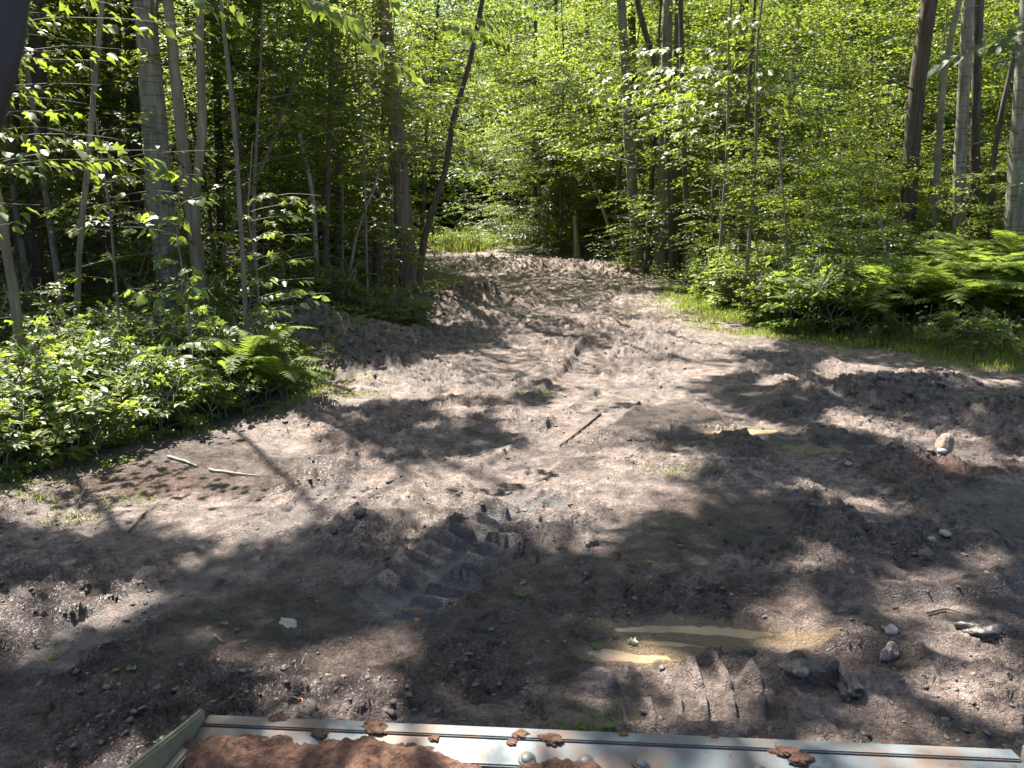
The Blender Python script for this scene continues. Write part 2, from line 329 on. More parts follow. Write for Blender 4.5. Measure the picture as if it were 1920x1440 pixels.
def Hfull(x, y):
    h = H0(x, y)
    road = sst(.35, -.3, edge_l(y) - x) * sst(.35, -.3, x - edge_r(y))
    mound = np.zeros(x.shape)
    for cx, cy, a, sx, sy, r in MOUNDS: mound = np.maximum(mound, np.minimum(1, a * 4) * gauss(x, y, cx, cy, sx * 1.2, sy * 1.2, r))
    wx = x + .10 * (fbm(x * 3, y * 3, 3, 21) - .5); wy = y + .10 * (fbm(x * 3 + 5, y * 3, 3, 22) - .5)
    churn = sst(.40, .60, fbm(x * .85, y * .85, 3, 31))
    churn = np.clip(churn + mound * 1.2, 0, 1.6)
    tn = fbm(wx * 2.0, wy * 2.5, 5, 48, .55) * 10; tf = tn - np.floor(tn); terr = (np.floor(tn) + sst(.0, .16, tf)) / 10 - .5
    d = .15 * terr * (.35 + .65 * np.clip(churn, 0, 1)) + .045 * (fbm(wx * 1.3, wy * 1.3, 3, 41) - .5)
    d = d + .020 * (1 - np.abs(2 * fbm(wx * 4, wy * 5, 4, 42) - 1) * 2.2) * (.2 + .8 * churn)
    a1, a2, ai = worley(wx * 7.5, wy * 9.5, 51); b1, b2, bi = worley(wx * 16 + 3, wy * 20, 52); c1, c2, ci = worley(wx * 36, wy * 42, 53)
    d = d + .034 * churn * np.where(ai > .72, (ai - .4) * sst(.03, .2, a2 - a1), 0)
    d = d + .020 * (.22 + .78 * churn) * np.where(bi > .55, (bi - .2) * sst(.02, .16, b2 - b1), 0)
    d = d + .011 * (.12 + .88 * churn) * np.where(ci > .5, (.4 + ci * .7) * sst(.02, .28, c2 - c1), 0)
    d = d + .016 * (fbm(x * 26, y * 26, 3, 43, .7) - .5) * (.3 + .9 * churn)
    crack = sst(.035, .0, np.abs(fbm(wx * 2.6 + 4, wy * 3.4, 3, 45) - .5)) * sst(.45, .6, fbm(x * 1.1, y * 1.1, 2, 46)); d = d - .022 * crack * vn(x * 15, y * 15, 47)
    d = d + mound * (.20 * (fbm(wx * 4.5, wy * 4.5, 4, 44, .65) - .5) + .05 * np.where(ai > .4, sst(.03, .25, a2 - a1), 0))
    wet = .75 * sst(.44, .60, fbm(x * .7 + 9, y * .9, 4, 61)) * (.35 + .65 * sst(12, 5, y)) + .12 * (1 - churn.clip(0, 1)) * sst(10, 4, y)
    wet = wet + .30 * sst(.22, .0, tf) * sst(14, 6, y) + .35 * crack; slurry = np.zeros(x.shape)  # cracks and ledge feet darkened by this mask: damp plus painted crevice shade
    clay = .55 * sst(.60, .74, fbm(x * .8 + 3, y * 1.2 + 3, 5, 62)) * .0
    wet = wet + .6 * gauss(x, y, *G(800, 1120)[:2], 1.5, .9) + .45 * gauss(x, y, *G(1150, 1080)[:2], .8, .7) + .4 * gauss(x, y, *G(1550, 1180)[:2], 1.2, .35) + .5 * gauss(x, y, *G(250, 1330)[:2], 1., .35) + .6 * gauss(x, y, *G(905, 1240)[:2], .3, .16) + .35 * gauss(x, y, *G(1250, 780)[:2], 2., .5)  # wet mud patches; on shaded ground they also deepen the shade through colour
    flat = np.zeros(x.shape)
    for ti, (q, w, dep, sp, lh, sk, wt) in enumerate(TRACKS):
        best, s, v, L = polydist(x, y, q)
        wv = w * (1 + .25 * (fbm(x * 4, y * 4, 2, 71) - .5))
        ins = sst(wv * 1.08, wv * .86, best) * sst(0, .15, s + .15) * sst(L + .02, L - .1, s)
        vv = v / w; ph = (s + sk * np.abs(v) + .02 * (fbm(x * 8, y * 8, 2, 72) - .5)) / sp
        lug = sst(.55, .8, np.abs(2 * (ph % 1) - 1)) * np.where(_h(np.floor(ph), np.sign(v), 9) > .15, 1, .2) * sst(.08, .25, np.abs(vv))
        berm = sst(.10, 0, np.abs(best - wv * 1.12)) * sst(0, .1, s) * sst(L, L - .1, s)
        d = d * (1 - .85 * ins) + ins * (-dep * .8 + lug * lh * (1.0 if ti == 0 else .75) * (.3 + 1.2 * vn(x * 7, y * 7, 73)) + .012 * (fbm(x * 20, y * 20, 3, 76) - .5)) + .02 * berm * (fbm(x * 7, y * 7, 3, 74) > .48) * (.4 + fbm(x * 14, y * 14, 2, 75))
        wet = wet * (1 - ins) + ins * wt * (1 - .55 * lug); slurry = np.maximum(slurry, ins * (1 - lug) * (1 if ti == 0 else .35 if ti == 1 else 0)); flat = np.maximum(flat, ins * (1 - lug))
    for i, p in enumerate(PUD):
        e = puddle_d(x, y, p); m = sst(1.25, .9, e); d = d * (1 - .45 * m)
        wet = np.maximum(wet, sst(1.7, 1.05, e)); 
        if p[5] == 'tan': clay = np.maximum(clay, sst(1.5, 1.0, e))
    # the long dark ridge of squeezed mud and the torn slab
    rq = resample(np.array([G(*a)[:2] for a in [(1385, 1092), (1500, 1102), (1640, 1108), (1740, 1112), (1850, 1095), (1960, 1075)]]), 20)
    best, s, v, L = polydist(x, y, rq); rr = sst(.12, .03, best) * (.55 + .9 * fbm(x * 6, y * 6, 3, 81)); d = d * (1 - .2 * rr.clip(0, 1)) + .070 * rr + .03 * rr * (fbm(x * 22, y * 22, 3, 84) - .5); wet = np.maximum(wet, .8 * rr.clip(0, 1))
    sl = gauss(x, y, *G(1480, 1262)[:2], .22, .10); d = d + .05 * np.where(sl > .35, 1, 0) * sst(.35, .5, sl + .25 * (fbm(x * 9, y * 9, 3, 82) - .5))
    sl = gauss(x, y, *G(1620, 1240)[:2], .30, .16); ring = sst(.25, .05, np.abs(sl - .42)); d = d + .06 * ring * fbm(x * 11, y * 11, 3, 83)
    offroad = 1 - road
    d = d * (.25 + .75 * np.maximum(road, mound.clip(0, 1))) + offroad * .05 * (fbm(x * 2, y * 2, 4, 91) - .5)
    litter = offroad * (1 - np.clip(mound * 1.6, 0, 1))
    red = .9 * gauss(x, y, *G(1890, 605)[:2], 1.1, .8) + .55 * gauss(x, y, *G(1770, 885)[:2], .6, .12) + .5 * gauss(x, y, *G(300, 900)[:2], .9, .35) * fbm(x * 6, y * 6, 3, 92) + .5 * gauss(x, y, *G(870, 575)[:2], .8, .5)
    fall = sst(60, 16, y); h = h + d * (.35 + .65 * fall) * (1 + .5 * sst(7, 12, y) * road)
    for p, z in zip(PUD, PUDZ):
        e = puddle_d(x, y, p); rim = sst(1.05, 1.2, e) * sst(2.2, 1.75, e); lv = z + .004 + .012 * vn(x * 12, y * 12, 5); h = np.where(h < lv, h + rim * (lv - h), h)
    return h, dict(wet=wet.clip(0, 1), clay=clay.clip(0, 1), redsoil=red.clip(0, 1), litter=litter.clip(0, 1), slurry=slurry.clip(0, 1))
def build_ground():
    th = np.concatenate([np.linspace(-180, -46, 34)[:-1], np.linspace(-46, -38, 12)[:-1], np.linspace(-38, 38, 800), np.linspace(38, 46, 12)[1:], np.linspace(46, 180, 34)[1:-1]])
    th = np.radians(th); r = [0.6]
    while r[-1] < 260:
        q = r[-1]; r.append(q * (1.06 if q < 2.2 else 1.0037 if q < 12 else 1.009 if q < 45 else 1.06))
    r = np.array(r); T, R = np.meshgrid(th, r); x = (R * np.sin(T)).ravel(); y = (R * np.cos(T)).ravel()
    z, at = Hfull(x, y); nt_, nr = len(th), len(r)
    i = np.arange(nr - 1)[:, None] * nt_; j = np.arange(nt_)[None]; k = (j + 1) % nt_
    F = np.stack([i + j, i + nt_ + j, i + nt_ + k, i + k], -1).reshape(-1, 4)[:, ::-1]
    V = np.stack([x, y, z], -1); V = np.vstack([V, [[0, 0, V[0, 2]]]]); c = len(V) - 1
    at = {k_: np.r_[v, 0] for k_, v in at.items()}
    jj = np.arange(nt_); F2 = np.stack([jj, (jj + 1) % nt_, np.full(nt_, c)], -1)[:, ::-1]
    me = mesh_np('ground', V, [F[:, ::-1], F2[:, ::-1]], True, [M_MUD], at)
    o = obj('ground', me); tag(o, 'churned brown mud clearing with tyre tracks running into the woods', None, None, 'structure')
    return V
GV = build_ground()
for p, z in zip(PUD, PUDZ):
    n = 40; a = np.linspace(0, 2 * pi, n, endpoint=False); c, s = cos(p[4]), sin(p[4])
    rr = 1.45; u = rr * p[2] * np.cos(a); v = rr * p[3] * np.sin(a)
    V = np.stack([p[0] + u * c - v * s, p[1] + u * s + v * c, np.full(n, z)], -1); V = np.vstack([V, [[p[0], p[1], z]]])
    F = np.stack([np.arange(n), (np.arange(n) + 1) % n, np.full(n, n)], -1)
    o = obj('puddle', mesh_np('puddle', V, F, True, [M_WATER_TAN if p[5] == 'tan' else M_WATER_GREY])); tag(o, p[6], None, None, 'structure')

# ------------------------------------------------------------------ leaves
def LT(kind):
    if kind == 'quad':
        V = [(0, 0, 0), (.45, .34, .05), (1, 0, -.10), (.45, -.34, .05)]; F = [(0, 2, 1), (0, 3, 2)]
    elif kind == 'ovate':
        V = [(0, 0, 0), (.5, 0, -.02), (1, 0, -.14), (.22, .27, .05), (.58, .27, .03), (.22, -.27, .05), (.58, -.27, .03)]
        F = [(0, 1, 4, 3), (1, 2, 4, 4), (0, 5, 6, 1), (1, 6, 2, 2)]
        return np.array(V), [np.array([F[0], F[2]]), np.array([(1, 2, 4), (1, 6, 2)])]
    elif kind == 'maple':
        V = [(.32, 0, 0), (0, 0, 0), (.05, .42, -.06), (.38, .18, .02), (.60, .55, -.08), (.64, .20, 0), (1, 0, -.12), (.64, -.20, 0), (.60, -.55, -.08), (.38, -.18, .02), (.05, -.42, -.06)]
        F = [(0, 2, 1), (0, 3, 2), (0, 5, 4), (0, 4, 3), (0, 6, 5), (0, 7, 6), (0, 8, 7), (0, 9, 8), (0, 10, 9), (0, 1, 10)]
    elif kind == 'maple3':
        V = [(0, 0, 0), (.30, .46, -.05), (.45, .14, .02), (1, 0, -.12), (.45, -.14, .02), (.30, -.46, -.05)]; F = [(0, 2, 1), (0, 3, 2), (0, 4, 3), (0, 5, 4)]
    elif kind == 'heart':
        V = [(.10, 0, 0), (0, .20, -.01), (.16, .38, .01), (.45, .40, .0), (.74, .22, -.05), (1.05, 0, -.18), (.74, -.22, -.05), (.45, -.40, 0), (.16, -.38, .01), (0, -.20, -.01), (.5, 0, -.05)]
        F = [(10, 1, 0), (10, 2, 1), (10, 3, 2), (10, 4, 3), (10, 5, 4), (10, 6, 5), (10, 7, 6), (10, 8, 7), (10, 9, 8), (10, 0, 9)]
    return np.array(V, float), [np.array(F)]
TPL = {k: LT(k) for k in ('quad', 'ovate', 'maple', 'maple3', 'heart')}
def norm(a): return a / (np.linalg.norm(a, axis=-1, keepdims=True) + 1e-9)
def leaves(pos, fwd, nrm, size, kind):
    tv, tf = TPL[kind]; f = norm(fwd); n = norm(nrm - f * np.sum(nrm * f, -1, keepdims=True)); s = np.cross(n, f)
    V = pos[:, None] + size[:, None, None] * (tv[None, :, 0:1] * f[:, None] + tv[None, :, 1:2] * s[:, None] + tv[None, :, 2:3] * n[:, None])
    k = len(tv); off = np.arange(len(pos))[:, None, None] * k
    return V.reshape(-1, 3), [(t[None] + off).reshape(-1, t.shape[1]) for t in tf]
def sprays(rng, base, dirs, L, nl, size, width=.45, tilt=.35, droop=.25, up=None):
    """base (N,3), dirs (N,3): flat fans of leaves. returns pos,fwd,nrm,size"""
    N = len(base); d = norm(dirs); upv = np.tile([0, 0, 1.], (N, 1)) + tilt * .6 * rng.normal(size=(N, 3)) * [1, 1, .2]
    if up is not None: upv = upv + up
    side = norm(np.cross(upv, d)); upv = norm(np.cross(d, side))
    t = (np.arange(nl)[None] + rng.random((N, nl))) / nl; sg = np.where(np.arange(nl) % 2, 1, -1)[None] * np.ones((N, 1))
    Ls = (L if np.ndim(L) else np.full(N, L)) * (.7 + .6 * rng.random(N))
    lat = sg * rng.random((N, nl)) ** .7 * width * Ls[:, None] * (1.05 - t * .8)
    pos = base[:, None] + d[:, None] * (Ls[:, None] * t)[..., None] + side[:, None] * lat[..., None] - np.array([0, 0, 1.]) * (droop * Ls[:, None] * (t ** 2 + .6 * (lat / (width * Ls[:, None] + 1e-6)) ** 2 * .4))[..., None]
    ang = sg * radians(50) * (1 - .75 * t) + rng.normal(size=t.shape) * .35
    fw = d[:, None] * np.cos(ang)[..., None] + side[:, None] * np.sin(ang)[..., None] - np.array([0, 0, .22])
    nr = upv[:, None] + tilt * rng.normal(size=pos.shape)
    sz = size * (.65 + .6 * rng.random(t.shape))
    return pos.reshape(-1, 3), fw.reshape(-1, 3), nr.reshape(-1, 3), sz.ravel()

# ------------------------------------------------------------------ light and shade wanted on the ground (decides where the high crowns have gaps)
LIT = [(1030, 600, 330, 62), (960, 660, 190, 30), (1380, 585, 150, 45), (760, 700, 120, 40), (640, 730, 90, 40), (260, 860, 340, 62), (330, 800, 280, 50), (80, 860, 130, 60), (420, 740, 190, 110), (200, 740, 180, 80),
       (60, 930, 130, 50), (520, 880, 120, 50), (430, 945, 120, 40), (640, 900, 110, 26), (560, 960, 70, 18), (960, 880, 170, 26), (1090, 820, 120, 24), (1180, 780, 130, 36), (1250, 870, 90, 22), (1030, 905, 130, 22),
       (1220, 925, 95, 26), (1370, 802, 60, 14), (1600, 785, 70, 30), (1590, 690, 70, 12), (1740, 712, 90, 14), (1470, 720, 60, 14), (1780, 845, 100, 26), (1790, 875, 80, 14), (1560, 700, 40, 12), (1300, 770, 60, 16),
       (1515, 915, 50, 14), (1600, 930, 45, 14), (1100, 1010, 45, 24), (920, 1060, 22, 12), (205, 1125, 75, 40), (140, 1160, 60, 25), (30, 1200, 45, 50), (660, 1250, 90, 45), (720, 1290, 70, 30), (450, 1185, 60, 18), (590, 1330, 80, 20), (830, 960, 0, 0),
       (1490, 1180, 90, 60), (1450, 1130, 90, 20), (1210, 1215, 62, 26), (1310, 1270, 120, 40), (1500, 1040, 50, 20), (1740, 1075, 70, 22), (1830, 1040, 50, 25), (1790, 1290, 110, 34), (1640, 1330, 90, 20), (1560, 1200, 60, 20),
       (1880, 1350, 50, 30), (900, 505, 90, 14), (1150, 545, 110, 8), (1060, 530, 80, 6), (870, 560, 60, 18), (870, 455, 90, 30), (1150, 700, 160, 30), (1050, 680, 200, 40), (1240, 640, 200, 30), (1400, 800, 60, 16), (1000, 780, 90, 18), (1320, 690, 80, 14), (880, 700, 130, 30), (900, 740, 80, 10), (560, 800, 90, 25), (480, 750, 110, 50), (520, 720, 60, 40), (480, 820, 100, 30), (980, 800, 60, 12), (850, 770, 50, 10)]
LIT = np.array(LIT, float); LIT = LIT[LIT[:, 2] > 0]
VLIT = [(1450, 500, 240, 90), (1700, 470, 220, 60), (1300, 560, 120, 60), (430, 700, 170, 90), (900, 450, 120, 30), (150, 790, 150, 60)]
LITV = np.array(VLIT + [(1620, 610, 260, 40), (1800, 580, 160, 50), (1500, 590, 260, 50), (1700, 540, 200, 60)], float)
DARK = np.array([(850, 1050, 190, 110), (560, 1130, 160, 60), (330, 1020, 180, 50), (670, 645, 160, 62), (820, 635, 130, 26), (930, 540, 120, 9), (1110, 507, 80, 8), (640, 570, 120, 40), (1420, 870, 130, 40), (1800, 660, 200, 28), (950, 1300, 120, 80), (1150, 1120, 90, 60), (1250, 1080, 100, 50), (1700, 960, 160, 30), (1750, 770, 160, 18), (300, 1300, 200, 60)], float)
def _sh(px, py, Y, r):
    p = P(px, py, Y); t = p[2] / SV[2]; return (p[0] - t * SV[0], p[1] - t * SV[1], r)
LITW = np.array([_sh(*q) for q in [(600, 380, 9.2, .8), (520, 420, 9.2, .7), (420, 440, 9.2, .6), (590, 545, 8.5, .7), (500, 560, 8.5, .7), (400, 10, 7.2, .6), (480, 650, 8.2, .9), (200, 100, 6.8, .5), (90, 180, 6.4, .45), (300, 40, 6.8, .5), (60, 70, 6.4, .4), (610, 20, 7, .8), (700, 60, 7, .8), (740, 120, 7.2, .6),
    (920, 65, 9.5, .9), (288, 220, 12, .30), (300, 380, 12, .22), (278, 110, 12, .2), (345, 330, 11.4, .22), (360, 450, 11.4, .2), (378, 220, 11.4, .2), (750, 350, 16.5, .4), (756, 430, 16.5, .3), (725, 60, 16.5, .4), (1245, 330, 23, .6), (1250, 100, 23, .5), (1178, 250, 24, .4),
    (1110, 110, 14.8, .7), (1240, 130, 14.8, .8), (1200, 210, 14.8, .6), (1370, 90, 14.4, .9), (1560, 180, 14.4, .9), (1440, 180, 14.4, .7), (1465, 370, 16.5, .5), (1030, 310, 16.8, .8), (900, 280, 16.8, .7), (480, 660, 8.2, .55), (400, 690, 7.5, .5), (330, 700, 7, .5), (40, 600, 7.4, .3),
    (1450, 330, 16, 1.0), (1380, 420, 15, 1.0), (1560, 450, 14, 1.0), (1700, 440, 12.5, .9), (1850, 430, 12.5, .8), (1500, 300, 18, 1.0), (1330, 300, 18, .8), (870, 450, 38, 2.5), (930, 455, 38, 2.), (1690, 120, 17, .3), (1812, 60, 16, .3), (1894, 330, 24, .6), (250, 290, 6.5, .4), (300, 450, 8, .35)]])
def litness(p, seed=0):
    """p (N,3): shadow point on ground z=0 -> 0..1 wanted light"""
    t = p[:, 2] / SV[2]; g = p - t[:, None] * np.array(SV)[None]; g[:, 2] = 0
    px, py, dz = proj(g); vis = dz > 1.0
    L = np.zeros(len(p))
    for e in LIT: 
        d = np.hypot((px - e[0]) / e[2], (py - e[1]) / e[3]); L = np.maximum(L, sst(1.12, .85, d))
    for e in LITV:
        d = np.hypot((px - e[0]) / e[2], (py - e[1]) / e[3]); L = np.maximum(L, .8 * sst(1.1, .7, d))
    for gx, gy, r in LITW: L = np.maximum(L, sst(1.15, .8, np.hypot(g[:, 0] - gx, g[:, 1] - gy) / r))
    for e in DARK:
        L = L * (1 - sst(1.15, .85, np.hypot((px - e[0]) / e[2], (py - e[1]) / e[3])))
    hol = fbm(g[:, 0] * 1.5 + 31, g[:, 1] * 1.9 + 7, 3, 131, .6); dk_ = np.zeros(len(p))
    for e in DARK: dk_ = np.maximum(dk_, sst(1.2, .9, np.hypot((px - e[0]) / e[2], (py - e[1]) / e[3])))
    L = np.maximum(L, .85 * sst(.60, .66, hol) * (g[:, 1] < 9.5) * (1 - dk_))
    inside = vis & (px > -150) & (px < 2070) & (py < 1500)
    veg = (g[:, 0] < edge_l(g[:, 1]) - .3) | (g[:, 0] > edge_r(g[:, 1]) + .3) | (g[:, 1] > 17)
    return L, inside, veg, g

# ------------------------------------------------------------------ tall trees
def nearz(x, y): return ground(x, y) - .05
def trunk_obj(parent, pts, r0, r1, mat, sides=14, n=40, rough=.10, flare=True, seed=0, name='trunk', lump=.0):
    rng = np.random.default_rng(seed); path = resample(pts, n); L = np.linspace(0, 1, n)
    rad = r0 + (r1 - r0) * L ** .8
    if flare: rad = rad * (1 + .55 * np.exp(-(path[:, 2] - path[0, 2]) / .35))
    V, F = tube(path, rad, sides, rough, rng); loc = np.array(parent.location)
    o = obj(name, mesh_np(name, V - loc, F, True, [mat]), parent); return path, rad
def limb_paths(rng, path, rad, k, t0, t1, Lr, rise=.5, az=None):
    out = []; n = len(path)
    for i in range(k):
        t = t0 + (t1 - t0) * (i + rng.random()) / k; j = min(n - 1, int(t * (n - 1))); b = path[j]
        a = (rng.random() * 2 * pi) if az is None else az[0] + (az[1] - az[0]) * rng.random()
        L = Lr[0] + (Lr[1] - Lr[0]) * rng.random(); L *= (1.15 - .6 * (t - t0) / max(.01, t1 - t0))
        s = np.linspace(0, 1, 7)[:, None]; bend = rng.normal() * .25
        d = np.array([cos(a), sin(a), 0]); q = np.array([-sin(a), cos(a), 0])
        pts = b + d * L * s + q * bend * L * s ** 2 + np.array([0, 0, 1.]) * (rise * L * (s - .45 * s ** 2)) + rng.normal(size=(7, 3)) * .03 * L * s
        out.append((pts, max(.008, rad[j] * .32), L))
    return out
TALL = []   # (x, y, root, top)
def base_of(pxs, Y):
    p = P(pxs[0][0], pxs[0][1], Y); return np.array([p[0], Y, nearz(p[0], Y)])
def px_of(p): return p[0][0]
def feature_tree(name, label, cat, pxs, Y, wpx, mat, height=13, seed=0, group=None, dead=3, sides=14, canopy=True, flare=True, extend=True, rough=.1):
    b = base_of(pxs, Y); root = thing(name, label, cat, tuple(b), group)
    pts = [b] + [P(a, c, Y) for a, c in pxs[1:]]
    r0 = wpx[0] / 2 * Y / FPX; r1 = wpx[1] / 2 * Y / FPX
    if Y > 14 and px_of(pxs) > 1000: r0 *= .84; r1 *= .84
    if extend:
        d = pts[-1] - pts[-2]; d = d / np.linalg.norm(d); last = pts[-1]; top = b[2] + height
        n = 5; rng = np.random.default_rng(seed + 99)
        for i in range(1, n + 1):
            step = (top - last[2]) / (n - i + 1); d = norm(d * .6 + np.array([0, 0, .55]) + rng.normal(size=3) * .06); last = last + d * step / max(.3, d[2]); pts.append(last)
        frac = (pts[1][2]); r_top = .03
        path = resample(pts, 64); zs = path[:, 2]; zv = P(960, 0, Y)[2]
        rad = np.interp(zs, [b[2], zv, top], [r0, r1, r_top])
    else:
        path = resample(pts, 40); rad = np.linspace(r0, r1, 40)
    if flare: rad = rad * (1 + .45 * np.exp(-(path[:, 2] - path[0, 2]) / .3))
    rng = np.random.default_rng(seed)
    V, F = tube(path, rad, sides, rough, rng); obj('trunk', mesh_np('trunk', V - b, F, True, [mat]), root)
    for pts_, r_, L_ in limb_paths(rng, path[:40], rad, dead, .12, .75, (.5, 1.6), .25):
        V, F = tube(resample(pts_, 9), np.linspace(r_ * .5 + .004, .003, 9), 5); obj('branch', mesh_np('branch', V - b, F, True, [M_TWIG if mat is not M_BROWN else M_BROWN]), root)
    if canopy:
        for pts_, r_, L_ in limb_paths(rng, path, rad, 7, .55, .98, (2., 4.), .6):
            V, F = tube(resample(pts_, 9), np.linspace(max(.03, r_), .006, 9), 5); obj('branch', mesh_np('branch', V - b, F, True, [mat]), root)
        TALL.append((path[-16][0], path[-16][1], root))
    return root, path, rad

FT = feature_tree
t1, t1p, _ = FT('aspen_tree', 'thick pale grey aspen trunk, sunlit down its left side, behind the left bank of plants', 'tree', [(330, 600), (318, 480), (302, 400), (292, 250), (280, 120), (270, 0)], 12.0, (56, 34), M_ASPEN, 14, 1, dead=5, sides=20)
t2, t2p, t2r = FT('forked_tree', 'smooth tan tree whose trunk forks in two just right of the thick pale aspen', 'tree', [(376, 580), (372, 500), (360, 400), (345, 300), (335, 200), (324, 100), (316, 0)], 11.4, (27, 16), M_PALE, 11, 2, dead=4, sides=16)
fk = [P(a, c, 11.35) for a, c in [(370, 480), (366, 360), (374, 300), (380, 240), (377, 150), (374, 60), (378, -60), (384, -260)]]
pth = resample(fk, 36); V, F = tube(pth, np.interp(np.linspace(0, 1, 36), [0, .3, 1], [.06, .065, .04]), 14, .08, np.random.default_rng(3)); obj('trunk', mesh_np('trunk', V - np.array(t2.location), F, True, [M_PALE]), t2)
FT('young_tree', 'thin pale sapling trunk rising straight left of the thick aspen', 'tree', [(140, 660), (145, 560), (150, 450), (163, 330), (174, 200), (184, 90), (192, 0)], 9.6, (11, 9), M_PALE, 9, 4, dead=6, canopy=False, sides=10, flare=False)
FT('young_tree', 'brown leaning young tree at the left margin with a crooked base', 'tree', [(38, 690), (30, 570), (14, 480), (2, 400), (-20, 300), (-40, 150)], 8.2, (19, 13), M_PALE, 8, 5, dead=2, canopy=False, sides=10, flare=False)
FT('shaggy_tree', 'reddish trunk with shaggy peeling bark on the left side where the road bends', 'tree', [(775, 545), (762, 470), (755, 400), (748, 310), (740, 200), (726, 80), (716, 0)], 16.5, (38, 22), M_SHAG, 15, 6, dead=4, sides=20, rough=.22)
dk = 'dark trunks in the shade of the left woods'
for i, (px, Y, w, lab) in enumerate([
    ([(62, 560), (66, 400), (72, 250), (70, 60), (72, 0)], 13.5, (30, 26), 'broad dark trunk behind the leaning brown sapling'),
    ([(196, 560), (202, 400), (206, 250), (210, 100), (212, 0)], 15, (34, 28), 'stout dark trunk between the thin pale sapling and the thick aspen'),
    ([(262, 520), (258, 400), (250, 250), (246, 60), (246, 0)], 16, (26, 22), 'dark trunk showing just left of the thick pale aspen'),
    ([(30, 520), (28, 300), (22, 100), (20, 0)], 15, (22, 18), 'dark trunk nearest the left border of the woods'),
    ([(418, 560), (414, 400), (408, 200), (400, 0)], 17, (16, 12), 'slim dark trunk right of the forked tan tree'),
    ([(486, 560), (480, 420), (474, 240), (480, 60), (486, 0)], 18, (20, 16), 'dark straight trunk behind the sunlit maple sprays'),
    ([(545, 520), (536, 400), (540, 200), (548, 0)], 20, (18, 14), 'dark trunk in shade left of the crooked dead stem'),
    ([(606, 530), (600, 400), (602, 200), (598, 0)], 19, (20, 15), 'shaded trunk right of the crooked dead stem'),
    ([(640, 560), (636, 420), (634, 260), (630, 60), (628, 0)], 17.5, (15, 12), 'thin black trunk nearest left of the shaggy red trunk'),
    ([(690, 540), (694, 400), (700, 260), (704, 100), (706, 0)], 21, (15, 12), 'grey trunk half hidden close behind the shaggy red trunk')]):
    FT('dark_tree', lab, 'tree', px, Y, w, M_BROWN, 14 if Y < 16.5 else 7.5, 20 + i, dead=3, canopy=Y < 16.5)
FT('leaning_tree', 'thin dark stem leaning right beside the shaggy red trunk', 'tree', [(782, 545), (795, 450), (815, 380), (836, 320), (850, 220), (880, 120), (905, 0)], 16, (12, 9), M_BROWN, 10, 40, dead=3, canopy=False, flare=False, sides=9)
FT('leaning_tree', 'grey leaning stem crossing behind the maple sprays in the left woods', 'tree', [(470, 640), (440, 560), (415, 470), (470, 360), (520, 250), (560, 130), (600, 20)], 14, (9, 6), M_TWIG, 8, 41, dead=3, canopy=False, flare=False, sides=8)
FT('dead_tree', 'crooked bleached dead stem curving down in the shade of the left woods', 'tree', [(592, 480), (588, 380), (580, 330), (570, 290), (562, 250)], 14, (10, 7), M_DEAD, 5, 42, dead=2, canopy=False, flare=False, extend=False, sides=8)
FT('dead_tree', 'bare leaning stick of a dead sapling left of the shaggy red trunk', 'tree', [(645, 520), (668, 440), (690, 380), (706, 340), (712, 310)], 15, (6, 4), M_DEAD, 5, 43, dead=2, canopy=False, flare=False, extend=False, sides=6)
